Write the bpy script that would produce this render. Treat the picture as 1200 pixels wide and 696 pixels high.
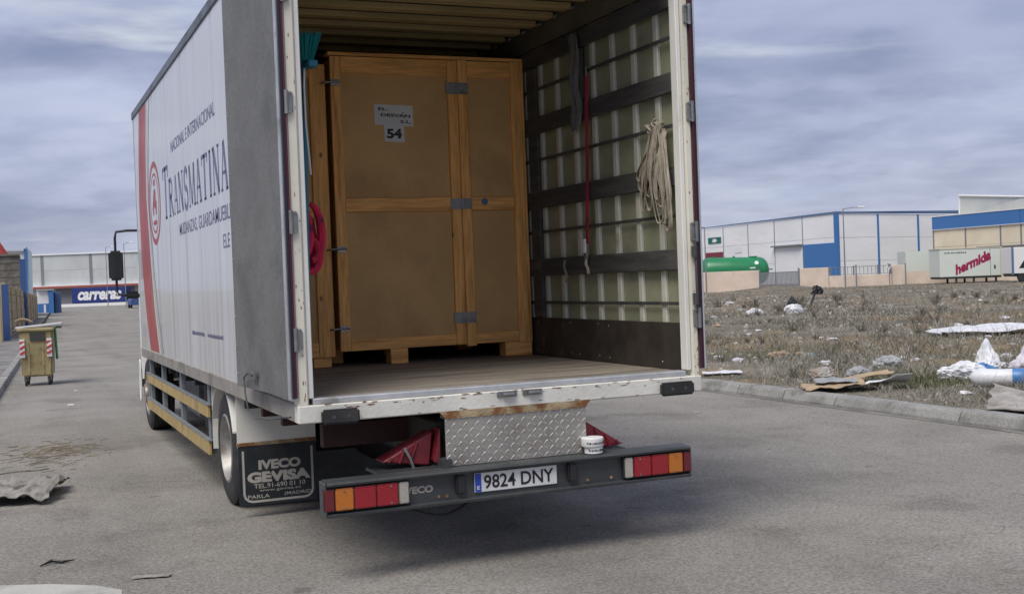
import bpy, bmesh, math, random
import numpy as np
from mathutils import Vector, Matrix, noise

for o in list(bpy.data.objects): bpy.data.objects.remove(o)
S = bpy.context.scene
C = S.collection
R = math.radians
random.seed(7)

# ------------------------------------------------------------------ camera
cam_d = bpy.data.cameras.new('camera')
cam = bpy.data.objects.new('camera', cam_d); C.objects.link(cam); S.camera = cam
cam_d.sensor_width = 36.0; cam_d.lens = 1391.79 / 1200 * 36
cam_d.clip_start = 0.05; cam_d.clip_end = 4000
PITCH, ROLL, YAW = -0.0155, -0.0381, 0.4019
_f = Vector((math.sin(YAW) * math.cos(PITCH), math.cos(YAW) * math.cos(PITCH), math.sin(PITCH)))
_r = Vector((math.cos(YAW), -math.sin(YAW), 0)); _u = _r.cross(_f)
_r2 = math.cos(ROLL) * _r + math.sin(ROLL) * _u; _u2 = -math.sin(ROLL) * _r + math.cos(ROLL) * _u
m = Matrix((_r2, _u2, -_f)).transposed().to_4x4(); m.translation = (-2.7181, -6.4283, 1.635)
cam.matrix_world = m

# ------------------------------------------------------------------ sky, sun, exposure
SUN_EL, SUN_AZ = R(57), R(-128)          # azimuth measured from +Y towards +X
S.world = bpy.data.worlds.new('World'); S.world.use_nodes = True
nt = S.world.node_tree; N = nt.nodes; L = nt.links; N.clear()
def wn(t, **k):
    n = N.new(t)
    for a, b in k.items(): setattr(n, a, b)
    return n
out = wn('ShaderNodeOutputWorld'); bg = wn('ShaderNodeBackground'); bg.inputs[1].default_value = 0.1
sky = wn('ShaderNodeTexSky', sky_type='NISHITA', sun_disc=False)
sky.sun_elevation = SUN_EL; sky.sun_rotation = SUN_AZ; sky.air_density = 1.2; sky.dust_density = 2.0
tc = wn('ShaderNodeTexCoord'); sep = wn('ShaderNodeSeparateXYZ'); L.new(tc.outputs['Generated'], sep.inputs[0])
zc = wn('ShaderNodeMath', operation='MAXIMUM'); zc.inputs[1].default_value = 0.0; L.new(sep.outputs[2], zc.inputs[0])
za = wn('ShaderNodeMath', operation='ADD'); za.inputs[1].default_value = 0.16; L.new(zc.outputs[0], za.inputs[0])
dx = wn('ShaderNodeMath', operation='DIVIDE'); L.new(sep.outputs[0], dx.inputs[0]); L.new(za.outputs[0], dx.inputs[1])
dy = wn('ShaderNodeMath', operation='DIVIDE'); L.new(sep.outputs[1], dy.inputs[0]); L.new(za.outputs[0], dy.inputs[1])
cb = wn('ShaderNodeCombineXYZ'); L.new(dx.outputs[0], cb.inputs[0]); L.new(dy.outputs[0], cb.inputs[1])
def cloud(scale, det, rough, dist, off, a, b, sc=(1, 1, 1)):
    mp = wn('ShaderNodeMapping'); mp.inputs['Location'].default_value = off; mp.inputs['Scale'].default_value = sc
    mp.inputs['Rotation'].default_value = (0, 0, R(24))
    L.new(cb.outputs[0], mp.inputs[0])
    n = wn('ShaderNodeTexNoise'); n.inputs['Scale'].default_value = scale; n.inputs['Detail'].default_value = det
    n.inputs['Roughness'].default_value = rough; n.inputs['Distortion'].default_value = dist
    L.new(mp.outputs[0], n.inputs[0])
    r = wn('ShaderNodeMapRange'); r.interpolation_type = 'SMOOTHSTEP'
    r.inputs[1].default_value = a; r.inputs[2].default_value = b; L.new(n.outputs[0], r.inputs[0])
    return r.outputs[0]
c1 = cloud(1.3, 7, 0.52, 0.25, (3.1, 1.7, 0), 0.38, 0.62)
c2 = cloud(3.6, 6, 0.5, 0.3, (8.3, 2.2, 0), 0.38, 0.64, (1, 1.0, 1))
c3 = cloud(0.7, 6, 0.5, 0.3, (5.0, 9.0, 0), 0.58, 0.74)
def bands(scale, off, a, b):
    mp = wn('ShaderNodeMapping'); mp.inputs['Location'].default_value = off; mp.inputs['Scale'].default_value = (1.0, 1.0, 7.0); L.new(tc.outputs['Generated'], mp.inputs[0])
    n = wn('ShaderNodeTexNoise'); n.inputs['Scale'].default_value = scale; n.inputs['Detail'].default_value = 6; n.inputs['Roughness'].default_value = 0.5; n.inputs['Distortion'].default_value = 0.3
    L.new(mp.outputs[0], n.inputs[0]); r = wn('ShaderNodeMapRange'); r.interpolation_type = 'SMOOTHSTEP'; r.inputs[1].default_value = a; r.inputs[2].default_value = b; L.new(n.outputs[0], r.inputs[0]); return r.outputs[0]
c4 = bands(2.6, (0.4, 2.0, 1.3), 0.34, 0.66)
c5 = bands(3.2, (4.4, 1.0, 6.3), 0.57, 0.72)
def mix(fac, a, b):
    n = wn('ShaderNodeMix', data_type='RGBA')
    (L.new(fac, n.inputs[0]) if not isinstance(fac, float) else setattr(n.inputs[0], 'default_value', fac))
    for i, v in ((6, a), (7, b)):
        if isinstance(v, tuple): n.inputs[i].default_value = (*v, 1)
        else: L.new(v, n.inputs[i])
    return n.outputs[2]
base = mix(c1, (1.80, 2.06, 3.35), (3.95, 4.25, 5.8))
det = mix(c2, (1.95, 2.2, 3.45), (4.6, 4.8, 6.1))
cl = mix(0.35, base, det)
cl = mix(0.38, cl, mix(c4, (1.80, 2.10, 3.40), (4.25, 4.6, 6.0)))
cl = mix(c5, cl, (5.2, 5.5, 6.1))
# thin veil lets a little of the clear sky through
cl = mix(c3, cl, (3.6, 4.5, 6.4))
hz = wn('ShaderNodeMapRange'); hz.interpolation_type = 'SMOOTHSTEP'
hz.inputs[1].default_value = 0.10; hz.inputs[2].default_value = 0.0; hz.inputs[3].default_value = 0.0; hz.inputs[4].default_value = 0.3
L.new(sep.outputs[2], hz.inputs[0])
cl = mix(hz.outputs[0], cl, (5.2, 5.6, 6.4))
cl = mix(0.88, sky.outputs[0], cl)
L.new(cl, bg.inputs[0]); L.new(bg.outputs[0], out.inputs[0])
sun_d = bpy.data.lights.new('sun', 'SUN'); sun_d.energy = 2.4; sun_d.angle = R(34); sun_d.color = (1.0, 0.95, 0.87)
sun = bpy.data.objects.new('sun', sun_d); C.objects.link(sun); sun.location = (-20, -20, 40)
_sd = Vector((math.sin(SUN_AZ) * math.cos(SUN_EL), math.cos(SUN_AZ) * math.cos(SUN_EL), math.sin(SUN_EL)))
sun.rotation_euler = _sd.to_track_quat('Z', 'Y').to_euler()
S.view_settings.view_transform = 'Standard'; S.view_settings.look = 'None'; S.view_settings.gamma = 1.0
S.view_settings.use_curve_mapping = False
S.view_settings.exposure = 0.4
S.render.engine = 'CYCLES'

# ------------------------------------------------------------------ materials
MATS = {}
def mat(name, col, rough=0.6, var=0.12, scale=5.0, col2=None, c2=(0.5, 0.65), bump=0.0, bscale=60.0, metal=0.0,
        stretch=(1, 1, 1), spec=0.5, det=6, obj=True, fine=0.0, fscale=200.0, coat=0.0):
    """principled material: base colour varied by noise, an optional second colour in patches, fine grain and relief"""
    mt = bpy.data.materials.new(name); mt.use_nodes = True; MATS[name] = mt
    t = mt.node_tree; n = t.nodes; l = t.links
    b = n['Principled BSDF']
    b.inputs['Roughness'].default_value = rough; b.inputs['Metallic'].default_value = metal
    b.inputs['Specular IOR Level'].default_value = spec; b.inputs['Coat Weight'].default_value = coat
    tcn = n.new('ShaderNodeTexCoord'); oi = n.new('ShaderNodeObjectInfo')
    mul = n.new('ShaderNodeMath'); mul.operation = 'MULTIPLY'; mul.inputs[1].default_value = 37.0; l.new(oi.outputs['Random'], mul.inputs[0])
    add = n.new('ShaderNodeVectorMath'); add.operation = 'ADD'; l.new(tcn.outputs['Object'], add.inputs[0]); l.new(mul.outputs[0], add.inputs[1])
    mp = n.new('ShaderNodeMapping'); mp.inputs['Scale'].default_value = stretch; l.new(add.outputs[0], mp.inputs[0])
    def nz(s, d=det, r=0.6):
        q = n.new('ShaderNodeTexNoise'); q.inputs['Scale'].default_value = s; q.inputs['Detail'].default_value = d; q.inputs['Roughness'].default_value = r
        l.new(mp.outputs[0], q.inputs[0]); return q.outputs[0]
    def mx(f, a, bb, bt='MIX'):
        q = n.new('ShaderNodeMix'); q.data_type = 'RGBA'; q.blend_type = bt
        if isinstance(f, float): q.inputs[0].default_value = f
        else: l.new(f, q.inputs[0])
        for i, v in ((6, a), (7, bb)):
            if isinstance(v, tuple): q.inputs[i].default_value = (*v, 1)
            else: l.new(v, q.inputs[i])
        return q.outputs[2]
    def rng(v, a, bb, lo=0.0, hi=1.0):
        q = n.new('ShaderNodeMapRange'); q.interpolation_type = 'SMOOTHSTEP'
        for i, k in enumerate((a, bb, lo, hi)): q.inputs[i + 1].default_value = k
        l.new(v, q.inputs[0]); return q.outputs[0]
    lo = tuple(c * (1 - var) for c in col); hi = tuple(min(1, c * (1 + var)) for c in col)
    c = mx(rng(nz(scale), 0.3, 0.7), lo, hi)
    if col2: c = mx(rng(nz(scale * 0.6 + 0.37), c2[0], c2[1]), c, col2)
    if fine:
        c = mx(rng(nz(fscale, 3), 0.3, 0.7), mx(1.0, c, (1 - fine,) * 3, 'MULTIPLY'), mx(1.0, c, (1 + fine,) * 3, 'MULTIPLY'))
    l.new(c, b.inputs['Base Color'])
    if bump:
        bp = n.new('ShaderNodeBump'); bp.inputs['Strength'].default_value = min(1, bump); bp.inputs['Distance'].default_value = 0.02
        l.new(nz(bscale, 5), bp.inputs['Height']); l.new(bp.outputs[0], b.inputs['Normal'])
    rr = n.new('ShaderNodeMapRange'); rr.inputs[3].default_value = max(0.02, rough - 0.1); rr.inputs[4].default_value = min(1, rough + 0.1)
    l.new(nz(scale * 1.7), rr.inputs[0]); l.new(rr.outputs[0], b.inputs['Roughness'])
    return mt
def flat(name, col, rough=0.5): return mat(name, col, rough, 0.04, 8)

M = MATS
# setting
mat('asphalt', (0.258, 0.242, 0.216), 0.9, 0.10, 0.55, (0.21, 0.196, 0.173), (0.48, 0.68), 0.55, 95, fine=0.30, fscale=55, spec=0.25)
def road_wear(mt):
    t = mt.node_tree; n = t.nodes; l = t.links; b = n['Principled BSDF']; src = b.inputs['Base Color'].links[0].from_socket
    tcn = n.new('ShaderNodeTexCoord')
    def mp(sc): q = n.new('ShaderNodeMapping'); q.inputs['Scale'].default_value = sc; l.new(tcn.outputs['Object'], q.inputs[0]); return q.outputs[0]
    def nz(v, sc, d=4): q = n.new('ShaderNodeTexNoise'); q.inputs['Scale'].default_value = sc; q.inputs['Detail'].default_value = d; l.new(v, q.inputs[0]); return q
    def rg(v, a, c, lo=0.0, hi=1.0):
        q = n.new('ShaderNodeMapRange'); q.interpolation_type = 'SMOOTHSTEP'
        for i, k in enumerate((a, c, lo, hi)): q.inputs[i + 1].default_value = k
        l.new(v, q.inputs[0]); return q.outputs[0]
    def mul(f, c, col):
        q = n.new('ShaderNodeMix'); q.data_type = 'RGBA'; q.blend_type = 'MULTIPLY'; l.new(f, q.inputs[0]); l.new(c, q.inputs[6]); q.inputs[7].default_value = (*col, 1); return q.outputs[2]
    def mm(a, c): q = n.new('ShaderNodeMath'); q.operation = 'MULTIPLY'; l.new(a, q.inputs[0]); l.new(c, q.inputs[1]); return q.outputs[0]
    c = src
    c = mul(rg(nz(mp((1.1, 0.10, 1)), 1.0, 5).outputs[0], 0.46, 0.66), c, (0.87, 0.87, 0.87))          # long worn tracks
    c = mul(rg(nz(mp((1, 1, 1)), 0.9, 7).outputs[0], 0.56, 0.66, 0, 0.7), c, (0.74, 0.73, 0.72))       # stains
    c = mul(rg(nz(mp((1, 1, 1)), 5.0, 4).outputs[0], 0.66, 0.74, 0, 0.8), c, (0.62, 0.61, 0.60))       # drips
    wob = n.new('ShaderNodeVectorMath'); wob.operation = 'ADD'; sc = n.new('ShaderNodeVectorMath'); sc.operation = 'SCALE'; sc.inputs['Scale'].default_value = 0.5
    l.new(nz(mp((1, 1, 1)), 2.2).outputs['Color'], sc.inputs[0]); l.new(mp((1, 1, 1)), wob.inputs[0]); l.new(sc.outputs[0], wob.inputs[1])
    v = n.new('ShaderNodeTexVoronoi'); v.feature = 'DISTANCE_TO_EDGE'; v.inputs['Scale'].default_value = 0.28; l.new(wob.outputs[0], v.inputs['Vector'])
    cr_ = mm(rg(v.outputs['Distance'], 0.0, 0.003, 0.55, 0.0), rg(nz(mp((1, 1, 1)), 0.35).outputs[0], 0.56, 0.64))
    c = mul(cr_, c, (0.45, 0.44, 0.43))
    sp = n.new('ShaderNodeTexVoronoi'); sp.inputs['Scale'].default_value = 26.0; l.new(mp((1, 1, 1)), sp.inputs['Vector'])
    q = n.new('ShaderNodeMix'); q.data_type = 'RGBA'; l.new(rg(sp.outputs['Distance'], 0.10, 0.22, 0.35, 0.0), q.inputs[0]); l.new(c, q.inputs[6]); q.inputs[7].default_value = (0.36, 0.35, 0.33, 1)
    l.new(q.outputs[2], b.inputs['Base Color'])
road_wear(M['asphalt'])
mat('asphalt_patch', (0.15, 0.145, 0.14), 0.9, 0.10, 1.2, None, bump=0.5, bscale=90, fine=0.28, fscale=60, spec=0.25)
mat('concrete_pale', (0.37, 0.36, 0.335), 0.9, 0.2, 2.0, (0.26, 0.25, 0.23), (0.5, 0.65), 0.3, 40, fine=0.15)
mat('kerb_concrete', (0.27, 0.265, 0.25), 0.9, 0.18, 2.2, (0.17, 0.165, 0.15), (0.5, 0.62), 0.5, 30, fine=0.2, fscale=60)
mat('pavement', (0.2, 0.19, 0.18), 0.9, 0.2, 1.0, (0.14, 0.13, 0.12), (0.45, 0.6), 0.4, 30, fine=0.2)
mat('dirt', (0.17, 0.155, 0.125), 0.95, 0.35, 0.4, (0.25, 0.18, 0.11), (0.5, 0.68), 0.8, 14, fine=0.35, fscale=18, spec=0.1)
mat('far_ground', (0.15, 0.14, 0.12), 0.95, 0.2, 0.05, spec=0.1)
for i, c in enumerate([(0.25, 0.235, 0.185), (0.28, 0.215, 0.13), (0.13, 0.118, 0.092), (0.12, 0.13, 0.06), (0.33, 0.315, 0.275)]):
    flat('dry_grass_%d' % i, c, 0.9)
mat('rubble', (0.36, 0.34, 0.31), 0.95, 0.3, 6, (0.25, 0.19, 0.15), (0.5, 0.6), 0.4, 30)
# truck
mat('side_white', (0.62, 0.64, 0.655), 0.24, 0.03, 0.8, (0.56, 0.58, 0.6), (0.55, 0.8), 0, stretch=(1, 1, 0.15), coat=0.2)
mat('post_paint', (0.68, 0.65, 0.55), 0.55, 0.1, 3, (0.48, 0.40, 0.26), (0.56, 0.70), 0.12, 40, stretch=(1, 1, 0.3))
mat('white_paint', (0.72, 0.71, 0.66), 0.5, 0.08, 3, (0.50, 0.44, 0.32), (0.60, 0.74), 0.1, 40, stretch=(1, 1, 0.5))
mat('sill_paint', (0.66, 0.645, 0.58), 0.55, 0.1, 4, (0.30, 0.18, 0.07), (0.62, 0.72), 0.15, 40)
mat('rust', (0.36, 0.28, 0.17), 0.85, 0.3, 9, (0.20, 0.085, 0.03), (0.42, 0.58), 0.4, 60)
mat('door_metal', (0.165, 0.165, 0.158), 0.62, 0.12, 2.2, (0.12, 0.12, 0.113), (0.5, 0.7), 0.05, 60, fine=0.12, fscale=40, metal=0.15)
mat('aluminium', (0.60, 0.61, 0.62), 0.45, 0.12, 6, (0.35, 0.34, 0.32), (0.55, 0.7), 0.1, 40, metal=0.7)
mat('dirty_rail', (0.30, 0.28, 0.25), 0.7, 0.15, 4, (0.2, 0.18, 0.15), (0.5, 0.65), 0.1, 40, metal=0.2)
mat('rail_blue', (0.16, 0.18, 0.22), 0.6, 0.15, 4, (0.10, 0.11, 0.13), (0.5, 0.65), metal=0.2)
mat('steel', (0.30, 0.30, 0.29), 0.42, 0.2, 12, (0.20, 0.16, 0.12), (0.6, 0.75), 0.1, 60, metal=0.8)
mat('dark_steel', (0.055, 0.06, 0.062), 0.5, 0.25, 5, (0.10, 0.095, 0.085), (0.55, 0.72), 0.15, 50)
mat('bumper_grey', (0.050, 0.055, 0.056), 0.48, 0.18, 3, (0.11, 0.105, 0.095), (0.52, 0.70), 0.15, 50)
mat('chassis', (0.035, 0.033, 0.03), 0.8, 0.3, 4)
mat('chassis_red', (0.045, 0.014, 0.012), 0.7, 0.3, 4)
mat('rubber', (0.022, 0.022, 0.023), 0.75, 0.25, 5, (0.055, 0.05, 0.045), (0.52, 0.7), 0.15, 60)
mat('rim_metal', (0.36, 0.35, 0.33), 0.5, 0.2, 6, (0.20, 0.17, 0.13), (0.5, 0.66), metal=0.5)
mat('flap_rubber', (0.016, 0.022, 0.028), 0.55, 0.3, 4, (0.04, 0.04, 0.04), (0.55, 0.7))
flat('flap_print', (0.42, 0.40, 0.36), 0.7)
mat('guard_yellow', (0.40, 0.29, 0.115), 0.7, 0.15, 5, (0.26, 0.2, 0.10), (0.52, 0.68))
mat('guard_grey', (0.22, 0.24, 0.255), 0.6, 0.15, 5, metal=0.3)
mat('interior_panel', (0.30, 0.31, 0.205), 0.5, 0.12, 3, (0.23, 0.235, 0.165), (0.55, 0.7))
mat('interior_rib', (0.55, 0.54, 0.46), 0.5, 0.10, 4, (0.38, 0.33, 0.24), (0.6, 0.72))
mat('wall_plank', (0.060, 0.058, 0.055), 0.8, 0.25, 4, (0.11, 0.10, 0.09), (0.5, 0.7), 0.3, 60, stretch=(4, 0.5, 4))
mat('kick_board', (0.040, 0.033, 0.027), 0.6, 0.3, 6, (0.10, 0.085, 0.06), (0.64, 0.72), 0.1, 40)
mat('floor_ply', (0.27, 0.235, 0.19), 0.7, 0.25, 3.0, (0.16, 0.135, 0.108), (0.48, 0.62), 0.2, 30, stretch=(0.35, 3, 1), fine=0.2, fscale=60)
mat('roof_wood', (0.46, 0.355, 0.165), 0.7, 0.15, 3, (0.36, 0.27, 0.12), (0.5, 0.7), stretch=(0.4, 3, 1))
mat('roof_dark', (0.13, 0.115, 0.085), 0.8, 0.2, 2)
mat('navy_print', (0.11, 0.11, 0.235), 0.4, 0.12, 2, (0.20, 0.20, 0.31), (0.5, 0.7))
mat('red_print', (0.36, 0.05, 0.045), 0.4, 0.12, 2, (0.42, 0.11, 0.09), (0.5, 0.7))
flat('cream_print', (0.62, 0.58, 0.48), 0.4)
flat('maroon', (0.075, 0.008, 0.014), 0.5)
flat('navy_edge', (0.012, 0.014, 0.035), 0.5)
def lens(name, col):
    mt = flat(name, col, 0.12); mt.node_tree.nodes['Principled BSDF'].inputs['Coat Weight'].default_value = 0.5
    return mt
lens('lens_red', (0.30, 0.006, 0.012)); lens('lens_red_dark', (0.14, 0.006, 0.010)); lens('lens_amber', (0.50, 0.15, 0.010)); lens('lens_clear', (0.40, 0.37, 0.32))
mat('checker', (0.36, 0.34, 0.31), 0.5, 0.15, 5, (0.25, 0.225, 0.19), (0.5, 0.68), metal=0.45)
mat('checker_tread', (0.46, 0.44, 0.40), 0.42, 0.12, 5, metal=0.5)
flat('plate_white', (0.72, 0.72, 0.70), 0.4); flat('plate_blue', (0.02, 0.07, 0.42), 0.4); flat('ink', (0.012, 0.012, 0.014), 0.5)
flat('white_plastic', (0.78, 0.78, 0.76), 0.4)
mat('chock_red', (0.17, 0.014, 0.022), 0.42, 0.25, 8, (0.09, 0.010, 0.016), (0.5, 0.65))
flat('glass_dark', (0.02, 0.025, 0.03), 0.08); flat('black_plastic', (0.02, 0.02, 0.022), 0.5); flat('mirror_back', (0.03, 0.028, 0.026), 0.4)
# cargo
mat('pine', (0.86, 0.435, 0.13), 0.62, 0.17, 3.0, (0.60, 0.25, 0.065), (0.54, 0.68), 0.1, 40, stretch=(7, 7, 0.5), fine=0.16, fscale=9)
mat('pine_flat', (0.86, 0.435, 0.13), 0.62, 0.17, 3.0, (0.60, 0.25, 0.065), (0.54, 0.68), 0.1, 40, stretch=(0.5, 7, 7), fine=0.16, fscale=9)
mat('fibreboard', (0.62, 0.375, 0.150), 0.75, 0.12, 1.6, (0.51, 0.30, 0.118), (0.5, 0.7), 0.05, 120, fine=0.12, fscale=110)
flat('paper', (0.70, 0.69, 0.68), 0.7)
flat('teal_bristle', (0.015, 0.27, 0.27), 0.7); flat('teal_handle', (0.02, 0.16, 0.24), 0.5)
mat('magenta_cloth', (0.50, 0.012, 0.055), 0.75, 0.3, 10, (0.10, 0.01, 0.05), (0.58, 0.66), 0.3, 60)
mat('beige_web', (0.38, 0.335, 0.26), 0.85, 0.2, 12, (0.25, 0.21, 0.155), (0.52, 0.68), 0.3, 200)
mat('red_web', (0.40, 0.03, 0.065), 0.8, 0.2, 8, (0.27, 0.03, 0.05), (0.5, 0.65), 0.2, 200)
mat('grey_cloth', (0.13, 0.125, 0.12), 0.9, 0.25, 6, bump=0.3, bscale=40)
# street and far things
mat('bin_yellow', (0.31, 0.255, 0.125), 0.65, 0.2, 3, (0.15, 0.10, 0.06), (0.55, 0.66), 0.1, 30)
flat('sign_red', (0.5, 0.03, 0.03)); flat('sign_white', (0.75, 0.75, 0.74)); mat('green_plastic', (0.03, 0.17, 0.07), 0.5, 0.2, 3)
mat('cardboard', (0.40, 0.30, 0.19), 0.85, 0.15, 4, (0.32, 0.24, 0.16), (0.5, 0.65))
mat('cardboard_grey', (0.33, 0.31, 0.28), 0.85, 0.18, 6, (0.2, 0.18, 0.155), (0.5, 0.65), 0.2, 30)
mat('cardboard_dirty', (0.23, 0.22, 0.20), 0.85, 0.25, 5, (0.12, 0.11, 0.095), (0.48, 0.62), 0.3, 30)
mat('board_white', (0.52, 0.53, 0.54), 0.7, 0.12, 4)
mat('block_wall', (0.40, 0.32, 0.19), 0.9, 0.12, 0.8, (0.31, 0.25, 0.15), (0.5, 0.65), 0.4, 8)
flat('blue_paint', (0.05, 0.17, 0.42), 0.55); flat('blue_dark', (0.04, 0.09, 0.24), 0.6)
mat('old_timber', (0.17, 0.16, 0.135), 0.9, 0.25, 1.5, (0.11, 0.10, 0.085), (0.5, 0.65))
mat('clad_grey', (0.50, 0.525, 0.52), 0.6, 0.06, 0.4, (0.44, 0.46, 0.46), (0.5, 0.7), stretch=(1, 1, 0.3))
mat('clad_white', (0.80, 0.81, 0.82), 0.6, 0.05, 0.4, (0.75, 0.76, 0.77), (0.5, 0.7), stretch=(0.5, 0.5, 1.5))
mat('clad_cream', (0.76, 0.67, 0.50), 0.6, 0.05, 0.5, (0.70, 0.62, 0.46), (0.5, 0.7))
mat('render_pink', (0.68, 0.565, 0.46), 0.9, 0.08, 0.7, (0.60, 0.50, 0.41), (0.52, 0.68), 0.3, 10)
flat('pale_blue', (0.26, 0.33, 0.40), 0.6); flat('steel_blue', (0.10, 0.17, 0.30), 0.5); flat('steel_grey', (0.20, 0.21, 0.225), 0.6); flat('dark_gap', (0.05, 0.05, 0.05), 0.9)
mat('tank_green', (0.015, 0.20, 0.075), 0.35, 0.12, 0.7, (0.02, 0.15, 0.06), (0.5, 0.7))
flat('trailer_white', (0.62, 0.66, 0.60), 0.5); flat('trailer_cream', (0.56, 0.53, 0.40), 0.6); flat('hermida_red', (0.30, 0.01, 0.07), 0.5); flat('trailer_blue', (0.012, 0.03, 0.17), 0.5)
flat('maroon_panel', (0.20, 0.03, 0.05), 0.6); flat('sign_green', (0.01, 0.13, 0.11), 0.5); flat('red_line', (0.33, 0.09, 0.07), 0.6)
mat('plastic_white', (0.66, 0.67, 0.69), 0.45, 0.08, 6, (0.52, 0.5, 0.47), (0.56, 0.7), 0.25, 12)
mat('plastic_lilac', (0.56, 0.53, 0.58), 0.5, 0.08, 6, (0.45, 0.42, 0.43), (0.55, 0.7), 0.25, 12)
mat('plastic_blue', (0.06, 0.19, 0.42), 0.4, 0.15, 6); mat('plastic_black', (0.015, 0.015, 0.017), 0.4, 0.2, 6); mat('plastic_teal', (0.22, 0.34, 0.34), 0.5, 0.2, 6)
mat('plastic_grey', (0.30, 0.31, 0.31), 0.5, 0.2, 8, bump=0.2, bscale=14)
mat('straw', (0.26, 0.22, 0.155), 0.9, 0.25, 8)

def knots(mt, sc):
    t = mt.node_tree; n = t.nodes; l = t.links; b = n['Principled BSDF']; src = b.inputs['Base Color'].links[0].from_socket
    mpn = [q for q in n if q.type == 'MAPPING'][0]; tcn = n.new('ShaderNodeVectorMath'); tcn.operation = 'MULTIPLY'; tcn.inputs[1].default_value = sc; l.new(mpn.inputs[0].links[0].from_socket, tcn.inputs[0])
    v = n.new('ShaderNodeTexVoronoi'); v.inputs['Scale'].default_value = 3.2; l.new(tcn.outputs[0], v.inputs['Vector'])
    g = n.new('ShaderNodeMapRange'); g.interpolation_type = 'SMOOTHSTEP'
    for i, k in enumerate((0.03, 0.10, 0.85, 0.0)): g.inputs[i + 1].default_value = k
    l.new(v.outputs['Distance'], g.inputs[0]); q = n.new('ShaderNodeMix'); q.data_type = 'RGBA'; l.new(g.outputs[0], q.inputs[0]); l.new(src, q.inputs[6]); q.inputs[7].default_value = (0.16, 0.06, 0.02, 1)
    l.new(q.outputs[2], b.inputs['Base Color'])
knots(M['pine'], (1.6, 1.6, 1.0)); knots(M['pine_flat'], (1.0, 1.6, 1.6))
# lens ribs
for nm in ('lens_red', 'lens_red_dark', 'lens_amber', 'lens_clear'):
    t = M[nm].node_tree; n = t.nodes; w = n.new('ShaderNodeTexWave'); w.bands_direction = 'Z'; w.inputs['Scale'].default_value = 48.0; tq = n.new('ShaderNodeTexCoord'); t.links.new(tq.outputs['Object'], w.inputs[0])
    bq = n.new('ShaderNodeBump'); bq.inputs['Strength'].default_value = 0.5; bq.inputs['Distance'].default_value = 0.004; t.links.new(w.outputs['Fac'], bq.inputs['Height']); t.links.new(bq.outputs[0], n['Principled BSDF'].inputs['Normal'])
# road spray dried on the lower side sheet, drips from the roof rail
def grime(mt, col):
    t = mt.node_tree; n = t.nodes; l = t.links; b = n['Principled BSDF']; src = b.inputs['Base Color'].links[0].from_socket
    tcn = n.new('ShaderNodeTexCoord'); sp = n.new('ShaderNodeSeparateXYZ'); l.new(tcn.outputs['Object'], sp.inputs[0])
    def rg(v, a, c, lo, hi):
        q = n.new('ShaderNodeMapRange'); q.interpolation_type = 'SMOOTHSTEP'
        for i, k in enumerate((a, c, lo, hi)): q.inputs[i + 1].default_value = k
        l.new(v, q.inputs[0]); return q.outputs[0]
    mp = n.new('ShaderNodeMapping'); mp.inputs['Scale'].default_value = (1, 7, 0.35); l.new(tcn.outputs['Object'], mp.inputs[0])
    nz = n.new('ShaderNodeTexNoise'); nz.inputs['Scale'].default_value = 1.3; nz.inputs['Detail'].default_value = 6; l.new(mp.outputs[0], nz.inputs[0])
    a = n.new('ShaderNodeMath'); a.operation = 'MULTIPLY_ADD'; l.new(rg(sp.outputs[2], -0.6, -1.35, 0.12, 0.55), a.inputs[0]); l.new(rg(nz.outputs[0], 0.35, 0.7, 0, 1), a.inputs[1]); a.inputs[2].default_value = 0.03
    q = n.new('ShaderNodeMix'); q.data_type = 'RGBA'; l.new(a.outputs[0], q.inputs[0]); l.new(src, q.inputs[6]); q.inputs[7].default_value = (*col, 1); l.new(q.outputs[2], b.inputs['Base Color'])
grime(M['side_white'], (0.38, 0.36, 0.32))
# side panels of the box: long shallow waves between the ribs behind the sheet
def wave_relief(mt, strength):
    t = mt.node_tree; n = t.nodes; l = t.links
    tcn = n.new('ShaderNodeTexCoord'); mp = n.new('ShaderNodeMapping'); mp.inputs['Scale'].default_value = (0, 1.9, 0.05); l.new(tcn.outputs['Object'], mp.inputs[0])
    q = n.new('ShaderNodeTexNoise'); q.inputs['Scale'].default_value = 1.0; q.inputs['Detail'].default_value = 2.5; l.new(mp.outputs[0], q.inputs[0])
    bp = n.new('ShaderNodeBump'); bp.inputs['Strength'].default_value = strength; bp.inputs['Distance'].default_value = 0.08
    l.new(q.outputs[0], bp.inputs['Height']); l.new(bp.outputs[0], n['Principled BSDF'].inputs['Normal'])
wave_relief(M['side_white'], 0.42)
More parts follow.
